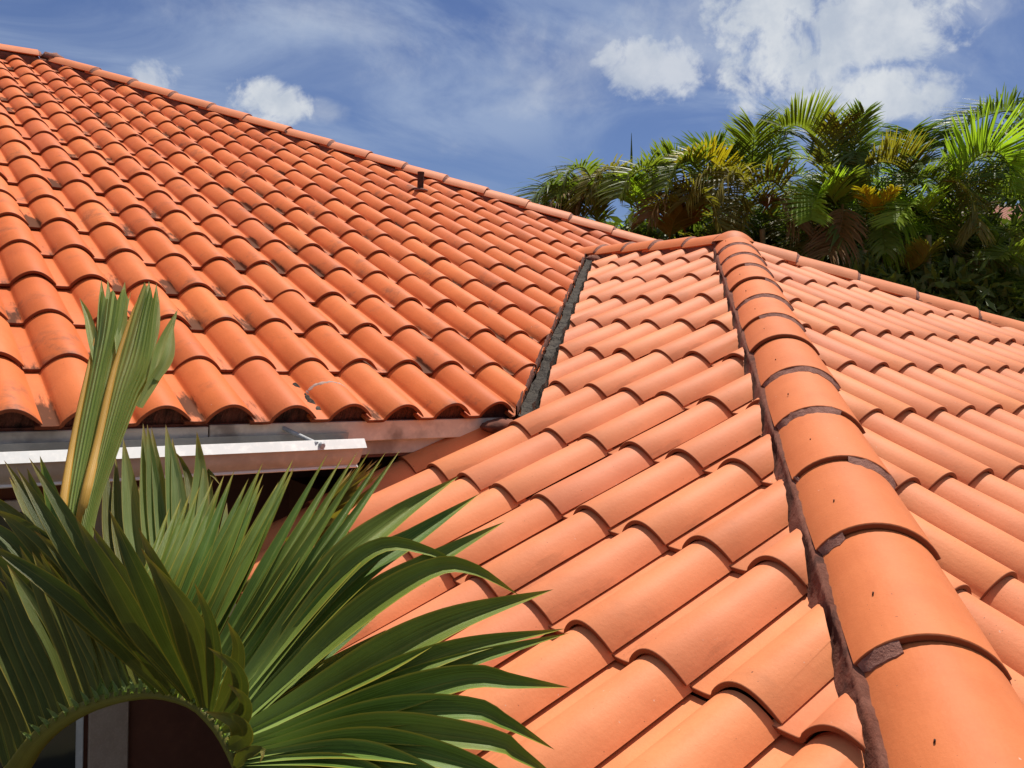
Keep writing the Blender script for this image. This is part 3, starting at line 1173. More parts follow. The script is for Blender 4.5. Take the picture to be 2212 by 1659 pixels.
# ------------------------------------------------------------------ eaves of the main house
def eaves():
    # mortar plugs inside the open barrels, set back from the tile ends
    rs = np.random.RandomState(2)
    n = len(PROF_IN)
    arc = [PROF_IN[i] for i in range(4, n)]
    V = [(x * 1.02 * S, 0.20 * S, (z + 0.004) * S) for x, z in arc] + [(x * 1.02 * S, 0.20 * S, (-HB - 0.30) * S) for x, z in reversed(arc)]
    pm = bpy.data.meshes.new("bird_stop")
    bm = bmesh.new()
    bm.faces.new([bm.verts.new(v) for v in V])
    bmesh.ops.triangulate(bm, faces=bm.faces[:])
    bmesh.ops.subdivide_edges(bm, edges=bm.edges[:], cuts=2)
    for v in bm.verts:
        v.co.y += rs.normal(0, 0.008) * S
    bm.to_mesh(pm)
    bm.free()
    pm.materials.append(M_BIRD)
    for c in range(-12, 4):
        o = bpy.data.objects.new("bird_stop", pm)
        link(o, house)
        o.matrix_parent_inverse = parent_world(house).inverted()
        o.matrix_basis = SA.mat(c, 0)
    ubox("eave_batten", (-14, 13.70, -1.80), (10.2, 13.84, -1.50), M_BIRD, house, 0.0)
    f = ubox("fascia", (-14, 13.66, -1.95), (4.35, 13.86, -1.545), M_FASCIA, house, 0.002)
    f['label'] = "taupe metal fascia behind the gutter"
    ubox("fascia", (4.37, 13.655, -1.86), (9.9, 13.86, -1.52), M_FASCIA2, house, 0.002)
    ubox("fascia", (-14, 13.80, -2.12), (9.9, 14.0, -1.86), M_FASCIA, house, 0.002)
    ubox("soffit", (-14, 13.82, -2.17), (9.9, 16.6, -2.125), M_WALL, house, 0.0)
    for x in (0.3, 2.9, 5.6, 6.5, 7.6):
        pass
    for x in (2.6, 3.9, 5.4, 6.1):
        V, F = [], []
        c = Vector((x, 13.645, -1.80))
        m = 10
        for ring, (r, dy) in enumerate(((0.03, 0.02), (0.03, -0.006), (0.018, -0.016))):
            for i in range(m):
                a = 2 * math.pi * i / m
                V.append(W(c.x + r * math.cos(a), c.y + dy, c.z + r * math.sin(a)))
        for k in range(2):
            for i in range(m):
                j = (i + 1) % m
                F.append((k * m + i, k * m + j, (k + 1) * m + j, (k + 1) * m + i))
        F.append(tuple(2 * m + i for i in range(m)))
        mesh_obj("rivet", V, F, M_STEEL, f, 30)
    # gutter: folded sheet profile (y, z) swept along x
    prof = [(13.62, -1.70), (13.62, -2.17), (13.50, -2.215), (13.20, -2.215), (13.145, -2.205), (13.15, -2.165), (13.09, -2.12), (13.035, -2.0),
            (13.02, -1.885), (12.955, -1.872), (13.055, -1.742), (13.09, -1.745), (13.09, -1.82)]
    V, F = [], []
    xs = [-14, -6, 0, 3.2, 6.675]
    th = 0.012
    inner = []
    for i, (y, z) in enumerate(prof):
        a, b = prof[max(0, i - 1)], prof[min(len(prof) - 1, i + 1)]
        dx, dz = b[0] - a[0], b[1] - a[1]
        L = math.hypot(dx, dz)
        inner.append((y - dz / L * -th, z + dx / L * -th))
    n = len(prof)
    for x in xs:
        xe = x
        for (y, z) in prof:
            V.append(W(xe - (0.06 * (-(z + 1.74)) / 0.45 if x == xs[-1] else 0), y, z))
        for (y, z) in inner:
            V.append(W(xe - (0.06 * (-(z + 1.74)) / 0.45 if x == xs[-1] else 0), y, z))
    for k in range(len(xs) - 1):
        a, b = k * 2 * n, (k + 1) * 2 * n
        for i in range(n - 1):
            F.append((a + i, a + i + 1, b + i + 1, b + i))
            F.append((a + n + i + 1, a + n + i, b + n + i, b + n + i + 1))
    e = (len(xs) - 1) * 2 * n
    for i in range(n - 1):
        F.append((e + i, e + i + 1, e + n + i + 1, e + n + i))
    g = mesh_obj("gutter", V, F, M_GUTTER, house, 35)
    g['label'] = "white folded metal gutter ending short of the valley"
    # bright folded rim
    rim = [(12.950, -1.876), (13.052, -1.738), (13.094, -1.741), (13.094, -1.80)]
    xs2 = [-14, 0, 2.66, 2.74, 6.69]
    V = [W(x, y, z) for x in xs2 for (y, z) in rim]
    F = [(a * 4 + k, a * 4 + k + 1, (a + 1) * 4 + k + 1, (a + 1) * 4 + k) for a in range(4) for k in range(3)]
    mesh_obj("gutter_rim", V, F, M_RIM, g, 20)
    lip = [(13.135, -2.222), (13.115, -2.208), (13.150, -2.176), (13.170, -2.180)]
    V = [W(x, y, z) for x in (-14, 0, 3, 6.62) for (y, z) in lip]
    F = [(a * 4 + k, a * 4 + k + 1, (a + 1) * 4 + k + 1, (a + 1) * 4 + k) for a in range(3) for k in range(3)]
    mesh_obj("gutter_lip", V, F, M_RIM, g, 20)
    # end plate, a little inside
    V = [W(6.60, y, z) for (y, z) in prof[1:9]] + [W(6.60, 13.05, -1.80), W(6.60, 13.6, -1.80)]
    mesh_obj("end_plate", V, [tuple(range(len(V)))], M_GUTTER, g)
    ubox("joint_band", (2.66, 12.945, -1.88), (2.74, 13.07, -1.734), M_STEEL, g, 0.0)
    # hanger rod and bolt
    for x in (5.55, 0.6, -3.5):
        a, b = W(x, 13.66, -1.60), W(x + 0.30, 13.02, -1.79)
        d = (b - a).normalized()
        sd = d.cross(Vector((0, 0, 1))).normalized()
        up_ = sd.cross(d)
        V, F = [], []
        m = 10
        for p in (a, a + (b - a) * 0.28, b):
            for i in range(m):
                an = 2 * math.pi * i / m
                V.append(p + (sd * math.cos(an) + up_ * math.sin(an)) * 0.0072)
        for k in range(2):
            for i in range(m):
                j = (i + 1) % m
                F.append((k * m + i, k * m + j, (k + 1) * m + j, (k + 1) * m + i))
        mesh_obj("hanger_rod", V, F, M_STEEL, g, 40)
        V, F = [], []
        c = Vector((x + 0.36, 12.975, -1.81))
        for (r, dy) in ((0.055, 0.02), (0.055, -0.02), (0.035, -0.045)):
            for i in range(m):
                an = 2 * math.pi * i / m
                V.append(W(c.x + r * math.cos(an), c.y + dy, c.z + r * math.sin(an)))
        for k in range(2):
            for i in range(m):
                j = (i + 1) % m
                F.append((k * m + i, k * m + j, (k + 1) * m + j, (k + 1) * m + i))
        F.append(tuple(2 * m + i for i in range(m)))
        mesh_obj("bolt", V, F, M_STEEL, g, 30)
    # vent pipe
    base = Vector((17.75, 30.6, hipz(30.6, KA) - 0.4))
    V, F = [], []
    m = 16
    for (r, z) in ((0.125, 0), (0.125, 0.98), (0.135, 0.985), (0.135, 1.06), (0.10, 1.065), (0.10, 0.7)):
        for i in range(m):
            a = 2 * math.pi * i / m
            V.append(W(base.x + r * math.cos(a), base.y + r * math.sin(a), base.z + z))
    for k in range(5):
        for i in range(m):
            j = (i + 1) % m
            F.append((k * m + i, k * m + j, (k + 1) * m + j, (k + 1) * m + i))
    pv = mesh_obj("vent_pipe", V, F, M_PIPE, house, 40)
    pv['label'] = "short dark rusty vent pipe below the long hip"
    lump("mortar_collar", base + Vector((0.02, -0.02, 0.36)), 0.22, M_JOINT, pv, 4, (1.2, 1.2, 0.35))


eaves()

# cracked eave tile: smeared mortar arc and dark patch
def repair():
    mw = SA.mat(0, 0)
    V, F = [], []
    rs = np.random.RandomState(4)
    n = 26
    for i in range(n + 1):
        f = i / n
        idx = 5 + f * (len(PROF) - 7)
        k = int(idx)
        fr = idx - k
        x = PROF[k][0] * (1 - fr) + PROF[min(k + 1, len(PROF) - 1)][0] * fr
        z = PROF[k][1] * (1 - fr) + PROF[min(k + 1, len(PROF) - 1)][1] * fr
        y = 1.02 - 0.22 * f + 0.03 * math.sin(f * 9) + rs.normal(0, 0.012)
        w = 0.075 * (1 - 0.75 * f) * (1 + rs.normal(0, 0.2))
        for (dy, dz) in ((-w, 0.004), (-w * 0.6, 0.02), (w * 0.6, 0.02), (w, 0.004)):
            V.append(mw @ (Vector((x * 1.01, y + dy, z + dz - (y + dy) * math.tan(TILT))) * S))
    for i in range(n):
        for j in range(3):
            F.append((i * 4 + j, (i + 1) * 4 + j, (i + 1) * 4 + j + 1, i * 4 + j + 1))
    o = mesh_obj("crack_mortar", V, F, rough_material("pale_crack_mortar", (0.33, 0.21, 0.17), (0.42, 0.30, 0.25), 60, 0.9, 0.6, 0.004), deckA, 0)
    o['label'] = "pale mortar seam across a cracked eave tile"
    V, F = [], []
    n = 14
    for i in range(n + 1):
        y = 0.35 + 1.15 * i / n
        w = 0.11 + rs.normal(0, 0.02) - 0.05 * abs(i / n - 0.5)
        cx = -0.43 + 0.06 * math.sin(i * 0.8) + (0.10 if i > 8 else 0.0) * 0
        for (dx, dz) in ((-w, 0.006), (0, 0.022), (w, 0.03)):
            V.append(mw @ (Vector((cx + dx, y, -HB + dz + rs.normal(0, 0.004) - y * math.tan(TILT))) * S))
    for i in range(n):
        for j in range(2):
            F.append((i * 3 + j, i * 3 + j + 1, (i + 1) * 3 + j + 1, (i + 1) * 3 + j))
    mesh_obj("crack_mortar", V, F, M_VALLEY, deckA, 0)


repair()

# ------------------------------------------------------------------ walls below the eaves
GZ = -CAMZ / S
ubox("wall", (-14, 16.6, GZ), (11.5, 17.6, -1.9), M_WALL, house, 0.0)
pil = ubox("pilaster", (3.30, 16.48, GZ), (3.96, 16.597, -2.25), M_WALL2, house, 0.004)
pil['label'] = "pale rendered pilaster beside the window"
win = ubox("window", (-3.6, 16.50, -9.5), (3.22, 16.597, -3.0), M_FRAME, house, 0.003)
ubox("pane", (-3.4, 16.49, -9.3), (-0.3, 16.499, -3.2), M_GLASS, win, 0.0)
ubox("pane", (-0.15, 16.49, -9.3), (3.09, 16.499, -3.2), M_GLASS, win, 0.0)
ubox("wall", (6.9, 3.9, GZ), (7.6, 16.597, -2.95), M_WALL, wing, 0.0)
ubox("wall", (7.603, 3.9, GZ), (36.5, 4.5, -2.95), M_WALL, wing, 0.0)
ubox("soffit", (4.75, 1.4, -4.27), (6.897, 14.1, -4.22), M_WALL, wing, 0.0)
fb = ubox("fascia", (4.56, 1.25, -4.40), (4.74, 14.1, -3.93), M_FASCIA2, wing, 0.002)
fb['label'] = "taupe fascia under the peach eave tiles"
ubox("fascia", (4.745, 1.25, -4.40), (38.5, 1.43, -3.93), M_FASCIA2, wing, 0.002)
ubox("wall", (9.91, 13.9, -2.6), (10.8, 14.3, -1.4), M_WALL, house, 0.0)
ubox("wall", (-14.5, 17.603, GZ), (-14.0, 76, -1.9), M_WALL, house, 0.0)

# ------------------------------------------------------------------ leaves
F2 = 2841.93 / 1.47559


def catmull(P, n):
    P = [np.array(p, float) for p in P]
    if len(P) == 2:
        return [P[0] + (P[1] - P[0]) * i / (n - 1) for i in range(n)]
    Q = [2 * P[0] - P[1]] + P + [2 * P[-1] - P[-2]]
    ln = [np.linalg.norm(P[i + 1] - P[i]) ** 0.8 for i in range(len(P) - 1)]
    cum = np.concatenate([[0], np.cumsum(ln)])
    out = []
    for i in range(n):
        s = cum[-1] * i / (n - 1)
        k = min(int(np.searchsorted(cum, s, side='right')) - 1, len(P) - 2)
        t = (s - cum[k]) / max(ln[k], 1e-9)
        p0, p1, p2, p3 = Q[k], Q[k + 1], Q[k + 2], Q[k + 3]
        out.append(0.5 * ((2 * p1) + (-p0 + p2) * t + (2 * p0 - 5 * p1 + 4 * p2 - p3) * t * t + (-p0 + 3 * p1 - 3 * p2 + p3) * t ** 3))
    return out


def norm(v):
    return v / max(np.linalg.norm(v), 1e-9)


def wprofile(t, base=0.4, peak=0.5, sharp=1.5):
    if t < peak:
        u = t / peak
        return base + (1 - base) * (u * u * (3 - 2 * u))
    u = (t - peak) / (1 - peak)
    return max(0.0, 1 - u ** sharp)


def blade(name, pts, width, parent, mat, n=16, fold=0.45, roll=0.0, base=0.4, peak=0.5, sharp=1.5, twist=0.0, face=None, wave=0.0):
    """folded leaf segment through world points; width in metres; opens towards `face` (default: the open side of the garden)"""
    path = catmull(pts, n)
    V, LT, LX, F = [], [], [], []
    xs = (-1.0, -0.55, -0.05, 0.05, 0.55, 1.0)
    ph = random.random() * 6
    cw = np.array((0, 0, CAMZ))
    for i, p in enumerate(path):
        t = i / (n - 1)
        tg = norm(path[min(i + 1, n - 1)] - path[max(i - 1, 0)])
        fc = norm(cw - p) if face is None else np.array(face, float)
        sd = norm(np.cross(tg, fc))
        nn = norm(np.cross(sd, tg))
        a = roll + twist * t
        sd, nn = sd * math.cos(a) + nn * math.sin(a), nn * math.cos(a) - sd * math.sin(a)
        w = 0.5 * width * wprofile(t, base, peak, sharp)
        p = p + nn * (wave * width * math.sin(t * 9 + ph))
        for x in xs:
            d = fold * (abs(x) ** 1.15)
            V.append(p + sd * (x * w) + nn * (d * w))
            LT.append(t)
            LX.append(x)
    m = len(xs)
    for i in range(n - 1):
        for j in range(m - 1):
            F.append((i * m + j, i * m + j + 1, (i + 1) * m + j + 1, (i + 1) * m + j))
    return mesh_obj(name, V, F, mat, parent, 45, {'lt': LT, 'lx': LX})


def tube(name, pts, radii, parent, mat, n=24, m=10, flat=1.0, face=None):
    path = catmull(pts, n)
    rr = np.interp(np.linspace(0, 1, n), np.linspace(0, 1, len(radii)), radii)
    V, LT, LX, F = [], [], [], []
    cw = np.array((0, 0, CAMZ))
    for i, p in enumerate(path):
        tg = norm(path[min(i + 1, n - 1)] - path[max(i - 1, 0)])
        fc = norm(cw - p)
        sd = norm(np.cross(tg, fc))
        nn = np.cross(sd, tg)
        for k in range(m):
            a = 2 * math.pi * k / m
            V.append(p + (sd * math.cos(a) + nn * math.sin(a) * flat) * rr[i])
            LT.append(0.5 * i / (n - 1))
            LX.append(0.3 + 0.3 * math.cos(a))
    for i in range(n - 1):
        for k in range(m):
            j = (k + 1) % m
            F.append((i * m + k, i * m + j, (i + 1) * m + j, (i + 1) * m + k))
    F.append(tuple(range(m)))
    return mesh_obj(name, V, F, mat, parent, 60, {'lt': LT, 'lx': LX})


def pix(px, py, d):
    return np.array(at(px, py, d))


PALM_D = 1.55
palm_base = at(-170, 1990, PALM_D)
palm = tag(empty("fan_palm", (palm_base.x, palm_base.y, 0)), "young green fan palm with arching leaf and upright spear in front of the gutter", "palm")


def palm_trunk():
    b = np.array((palm_base.x, palm_base.y, 0.0))
    tube("trunk", [b, b + (0, 0, 0.8), b + (0.01, 0, 1.5), np.array(palm_base) + (0, 0, 0.05)], [0.12, 0.10, 0.09, 0.075], palm, M_CANE, 14, 14)


palm_trunk()
HEART = pix(-170, 1960, PALM_D)


def main_leaf():
    costa_px = [(-60, 1790, 1.50), (39, 1659, 1.45), (74, 1608, 1.42), (122, 1564, 1.40), (184, 1529, 1.37), (245, 1508, 1.35), (294, 1499, 1.34),
                (343, 1498, 1.33), (392, 1510, 1.32), (429, 1529, 1.31), (466, 1569, 1.30), (490, 1608, 1.29), (514, 1664, 1.28), (522, 1720, 1.28)]
    cp = [HEART] + [pix(*c) for c in costa_px]
    leaf = tube("leaf", cp, [0.034, 0.030, 0.024, 0.0225, 0.020, 0.0175, 0.015, 0.0125, 0.0105, 0.0095, 0.0085, 0.008, 0.0075, 0.007, 0.005], palm, M_COSTA, 40, 10, 0.7)
    leaf['label'] = "large arching fan leaf spread over the eave"

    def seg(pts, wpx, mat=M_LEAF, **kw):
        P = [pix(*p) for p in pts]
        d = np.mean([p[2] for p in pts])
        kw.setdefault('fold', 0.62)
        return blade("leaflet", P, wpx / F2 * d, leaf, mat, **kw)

    # far half of the blade: upper fan
    tips = [(366, 1096), (392, 1075), (410, 1066), (432, 1049), (461, 1034), (485, 1024), (507, 1014), (568, 999), (570, 1020), (634, 991), (637, 1004),
            (709, 978), (742, 985), (774, 973), (802, 969), (836, 973), (868, 967)]
    tips = [q for k in range(len(tips)) for q in ([tips[k]] if (k == 0 or k > 9) else [tips[k], ((tips[k][0] + tips[min(k + 1, len(tips) - 1)][0]) / 2, (tips[k][1] + tips[min(k + 1, len(tips) - 1)][1]) / 2 + random.uniform(12, 40))])]
    nb = len(tips)
    for i, (tx, ty) in enumerate(tips):
        f = i / (nb - 1)
        bx, by = 205 + 250 * f ** 1.05, 1520 + 22 * f + (-28 * math.sin(f * math.pi))
        d0, d1 = 1.37 - 0.04 * f, 1.58 + 0.02 * f
        mx, my = bx + (tx - bx) * 0.52 + 10 * (1 - f), by + (ty - by) * 0.52 + 6
        seg([(bx, by, d0), (mx, my, (d0 + d1) / 2 - 0.03), (tx, ty, d1 + random.uniform(-0.03, 0.03))], (31 + 10 * f) if f < 0.7 else 29, base=0.45, peak=0.5, sharp=1.15, fold=0.85, roll=random.gauss(0.22, 0.12))
    # right-hand fan: broad segments
    right = [
        ([(470, 1560, 1.31), (720, 1245, 1.45), (850, 1125, 1.55), (991, 1029, 1.66)], 72, {}),
        ([(478, 1572, 1.31), (760, 1260, 1.45), (900, 1160, 1.54), (1037, 1066, 1.64)], 62, {}),
        ([(484, 1578, 1.30), (700, 1290, 1.42), (818, 1186, 1.47), (920, 1192, 1.50), (1021, 1236, 1.53)], 48, {}),
        ([(490, 1586, 1.30), (780, 1320, 1.43), (930, 1220, 1.50), (1092, 1126, 1.60)], 66, {}),
        ([(495, 1592, 1.30), (760, 1345, 1.40), (930, 1235, 1.45), (1020, 1232, 1.47), (1122, 1286, 1.49)], 62, {}),
        ([(500, 1602, 1.29), (800, 1440, 1.36), (980, 1345, 1.41), (1196, 1273, 1.47)], 84, {}),
        ([(504, 1610, 1.29), (800, 1480, 1.34), (1000, 1402, 1.38), (1221, 1358, 1.44)], 58, {}),
        ([(507, 1615, 1.29), (800, 1505, 1.34), (1010, 1430, 1.37), (1231, 1367, 1.43)], 50, {}),
        ([(510, 1621, 1.28), (800, 1525, 1.31), (1005, 1468, 1.33), (1110, 1475, 1.34), (1231, 1485, 1.36)], 70, {}),
        ([(513, 1628, 1.28), (780, 1556, 1.29), (1005, 1536, 1.30), (1090, 1563, 1.31), (1199, 1620, 1.33)], 66, {}),
        ([(515, 1634, 1.28), (780, 1582, 1.27), (1050, 1602, 1.26), (1120, 1632, 1.27), (1215, 1690, 1.29)], 70, {}),
        ([(517, 1640, 1.28), (770, 1612, 1.25), (1000, 1650, 1.23), (1190, 1740, 1.22)], 70, {}),
        ([(518, 1646, 1.28), (750, 1640, 1.24), (950, 1700, 1.20), (1120, 1800, 1.18)], 70, {}),
        ([(519, 1652, 1.28), (730, 1672, 1.23), (900, 1750, 1.18), (1040, 1860, 1.14)], 70, {}),
        ([(519, 1658, 1.28), (700, 1710, 1.22), (840, 1800, 1.17), (950, 1900, 1.12)], 70, {}),
    ]
    for pts, w, kw in right:
        seg(pts, w, base=0.42, peak=0.46, sharp=1.35, n=24, fold=0.85, roll=random.gauss(0.36, 0.08), **kw)
    # fill the pleated, joined part of the blade near the rib
    for i in range(20):
        f = i / 19
        a0, a1 = math.radians(52), math.radians(-32)
        a = a0 + (a1 - a0) * f
        bx, by = 470 + 50 * f, 1565 + 85 * f
        L = 430
        tx, ty = bx + L * math.cos(a), by - L * math.sin(a) * 0.92
        seg([(bx, by, 1.33 - 0.02 * f), ((bx + tx) / 2, (by + ty) / 2, 1.44 - 0.08 * f), (tx, ty, 1.56 - 0.20 * f)], 36, base=0.4, peak=0.5, sharp=1.4, fold=0.6,
            roll=random.gauss(0, 0.1))
    # near half: segments curling up and back over the rib
    near = [
        ([(408, 1506, 1.31), (250, 1330, 1.22), (130, 1180, 1.20), (8, 993, 1.24)], 46),
        ([(412, 1509, 1.31), (280, 1350, 1.22), (150, 1190, 1.19), (34, 1008, 1.23)], 44),
        ([(416, 1511, 1.31), (300, 1360, 1.22), (165, 1150, 1.19), (62, 988, 1.22)], 40),
        ([(340, 1495, 1.33), (240, 1375, 1.24), (120, 1270, 1.20), (-40, 1165, 1.20)], 44),
        ([(359, 1497, 1.32), (183, 1329, 1.22), (80, 1240, 1.20), (-8, 1187, 1.20)], 46),
        ([(380, 1500, 1.32), (240, 1330, 1.22), (171, 1235, 1.20), (60, 1140, 1.2), (-25, 1095, 1.20)], 48),
        ([(367, 1498, 1.32), (290, 1370, 1.23), (212, 1260, 1.20), (73, 1146, 1.19)], 48),
        ([(416, 1511, 1.31), (310, 1370, 1.22), (228, 1227, 1.18), (163, 1117, 1.18)], 50),
        ([(425, 1518, 1.31), (370, 1390, 1.22), (302, 1244, 1.17), (236, 1101, 1.17)], 50),
        ([(436, 1526, 1.30), (405, 1400, 1.21), (359, 1268, 1.16), (298, 1138, 1.16)], 50),
        ([(440, 1529, 1.30), (415, 1420, 1.21), (380, 1310, 1.16), (304, 1182, 1.15)], 46),
        ([(447, 1534, 1.30), (445, 1440, 1.21), (418, 1335, 1.16), (326, 1209, 1.14)], 50),
        ([(455, 1543, 1.30), (464, 1440, 1.20), (455, 1345, 1.16), (420, 1259, 1.14)], 36),
        ([(462, 1552, 1.30), (500, 1480, 1.20), (516, 1402, 1.16), (491, 1342, 1.14)], 40),
        ([(472, 1566, 1.29), (520, 1500, 1.18), (508, 1440, 1.14), (448, 1398, 1.13)], 40),
        ([(480, 1580, 1.29), (524, 1550, 1.18), (528, 1510, 1.14), (491, 1477, 1.13)], 40),
        ([(492, 1612, 1.29), (524, 1590, 1.17), (505, 1556, 1.13), (442, 1537, 1.12)], 52),
        ([(505, 1660, 1.28), (530, 1630, 1.18), (568, 1622, 1.15), (560, 1650, 1.14)], 30),
    ]
    for k, (pts, w) in enumerate(near):
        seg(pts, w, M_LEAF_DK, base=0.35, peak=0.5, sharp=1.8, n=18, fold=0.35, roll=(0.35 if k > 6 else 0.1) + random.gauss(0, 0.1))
    # darker segments hanging behind the rib on the left
    for i in range(22):
        f = i / 21
        bx, by = 20 + 340 * f, 1650 - 175 * math.sin(min(1.0, f * 1.1) * math.pi / 2)
        tx, ty = -120 + 330 * f + random.gauss(0, 12), 1250 - 90 * f + random.gauss(0, 25)
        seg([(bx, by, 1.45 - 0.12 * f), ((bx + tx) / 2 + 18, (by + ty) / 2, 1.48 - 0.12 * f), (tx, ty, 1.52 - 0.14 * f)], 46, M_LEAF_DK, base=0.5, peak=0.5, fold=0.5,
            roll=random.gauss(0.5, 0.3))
    # short pale bases along the rib
    for i in range(30):
        f = i / 29
        q = costa_px[2 + int(f * 9.99)]
        q2 = costa_px[3 + int(f * 9.99)]
        fr = f * 9.99 - int(f * 9.99)
        bx, by, d = [q[k] * (1 - fr) + q2[k] * fr for k in range(3)]
        ang = math.radians(120 - 110 * f)
        seg([(bx, by - 2, d - 0.006), (bx + 13 * math.cos(ang), by - 13 * math.sin(ang) - 3, d - 0.012), (bx + 42 * math.cos(ang + 0.3), by - 42 * math.sin(ang + 0.3), d + 0.01)], 11, M_LEAF_LT,
            base=0.3, peak=0.25, sharp=1.2, n=8, fold=0.7)


main_leaf()


def left_leaf():
    """another leaf reaching in from the edge of the picture"""
    cp = [HEART, pix(-30, 1600, 1.60), pix(60, 1460, 1.62), pix(110, 1340, 1.66), pix(150, 1250, 1.68)]
    leaf = tube("leaf", cp, [0.026, 0.018, 0.014, 0.010, 0.005], palm, M_COSTA, 16, 8, 0.7)
    leaf['label'] = "upright leaf with olive segments at the picture edge"
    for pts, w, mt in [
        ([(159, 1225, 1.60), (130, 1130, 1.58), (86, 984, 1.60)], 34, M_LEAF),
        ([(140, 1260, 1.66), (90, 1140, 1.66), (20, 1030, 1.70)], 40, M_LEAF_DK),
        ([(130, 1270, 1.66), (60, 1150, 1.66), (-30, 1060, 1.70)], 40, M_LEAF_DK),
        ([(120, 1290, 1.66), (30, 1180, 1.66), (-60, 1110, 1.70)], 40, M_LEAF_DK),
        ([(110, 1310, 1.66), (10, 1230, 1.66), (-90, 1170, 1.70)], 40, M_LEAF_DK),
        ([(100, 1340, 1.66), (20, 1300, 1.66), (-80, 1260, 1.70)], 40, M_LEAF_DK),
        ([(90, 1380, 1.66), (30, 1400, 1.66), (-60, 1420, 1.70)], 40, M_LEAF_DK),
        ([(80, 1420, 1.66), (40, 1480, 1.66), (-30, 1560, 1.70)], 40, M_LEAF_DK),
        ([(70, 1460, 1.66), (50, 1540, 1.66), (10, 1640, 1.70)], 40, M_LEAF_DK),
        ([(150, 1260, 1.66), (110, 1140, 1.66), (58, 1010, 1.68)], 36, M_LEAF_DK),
    ]:
        P = [pix(*p) for p in pts]
        blade("leaflet", P, w / F2 * 1.64, leaf, mt, fold=0.5, base=0.4, roll=random.gauss(0.1, 0.15))


left_leaf()


def spear_leaf():
    """folded young leaf standing upright: a pleated sheet between two yellow ribs"""
    d = 1.62

    def pix(px, py, dd):          # the spear leans away over the gutter
        return np.array(at(px, py, dd + (max(0.0, 1215 - py) / 600.0 * 0.46 if py < 1215 else 0.12)))

    rib = tube("leaf", [HEART, pix(-40, 1640, d), pix(95, 1430, d), pix(163, 1215, d), pix(180, 1105, d - 0.02), pix(212, 960, d - 0.02), pix(247, 800, d - 0.02), pix(290, 668, d - 0.02), pix(318, 618, d - 0.02)],
               [0.024, 0.020, 0.018, 0.0140, 0.0125, 0.0105, 0.0080, 0.0048, 0.002], palm, M_SPEAR_RIB, 34, 10, 0.8)
    rib['label'] = "folded young spear leaf with yellow ribs"
    tube("edge_rib", [pix(122, 1300, d), pix(130, 1140, d), pix(157, 960, d), pix(190, 800, d), pix(207, 720, d), pix(214, 660, d)], [0.009, 0.009, 0.0075, 0.0055, 0.003, 0.001], rib, M_SPEAR_RIB, 24, 8, 0.8)

    def pleats(left, right, npl, tips, name, zig, dd):
        rows = 26
        V, LT, LX, F = [], [], [], []
        cols = npl * 2 + 1
        Lc = catmull([np.array(p, float) for p in left], rows)
        Rc = catmull([np.array(p, float) for p in right], rows)
        for i in range(rows):
            t = i / (rows - 1)
            for j in range(cols):
                u = j / (cols - 1)
                p = Lc[i] * (1 - u) + Rc[i] * u
                if i > rows - 9:
                    k = (i - (rows - 9)) / 8
                    p = p + np.array((0, tips(u) * k))
                bul = 0.03 * math.sin(u * math.pi) * (0.4 + t)
                z = dd - bul + (zig if j % 2 else -zig) * (0.5 + 0.7 * t)
                V.append(pix(p[0], p[1], z))
                LT.append(0.05 + 0.86 * t)
                LX.append(0.15 + 0.6 * ((j % 2) if j % 4 < 2 else 0.5))
        for i in range(rows - 1):
            for j in range(cols - 1):
                F.append((i * cols + j, i * cols + j + 1, (i + 1) * cols + j + 1, (i + 1) * cols + j))
        return mesh_obj(name, V, F, M_SPEAR, rib, 20, {'lt': LT, 'lx': LX})

    saw = lambda u: -26 * abs(math.sin(u * 9.4 + 0.8)) + 8
    pleats([(126, 1300), (132, 1140), (159, 960), (192, 800), (207, 715), (214, 648)], [(165, 1300), (178, 1120), (210, 960), (244, 800), (268, 715), (283, 640)], 7, saw, "pleated_blade", 0.0030, d + 0.005)
    pleats([(152, 1300), (178, 1120), (214, 960), (250, 800), (283, 690), (310, 625)], [(196, 1300), (206, 1130), (252, 985), (300, 862), (331, 800), (345, 655)], 9, saw, "pleated_blade", 0.0028, d - 0.018)
    for pts, w in [([(214, 800, d), (192, 690, d), (172, 643, d)], 26), ([(222, 760, d), (222, 680, d), (219, 604, d)], 26), ([(234, 760, d), (234, 680, d), (233, 603, d)], 26),
                   ([(262, 780, d - .01), (262, 690, d - .01), (270, 608, d - .01)], 34), ([(306, 760, d - .03), (318, 680, d - .03), (322, 607, d - .03)], 36),
                   ([(318, 780, d - .03), (333, 690, d - .03), (338, 612, d - .03)], 30), ([(325, 830, d - .03), (352, 745, d - .03), (384, 668, d - .03)], 34),
                   ([(335, 820, d - .035), (362, 770, d - .035), (374, 700, d - .035)], 30), ([(300, 880, d - .03), (345, 800, d - .03), (372, 752, d - .03)], 26)]:
        blade("leaflet", [pix(*p) for p in pts], w / F2 * d, rib, M_SPEAR, n=12, fold=0.5, base=0.7, peak=0.4, sharp=1.5, roll=random.gauss(0, 0.2))


spear_leaf()


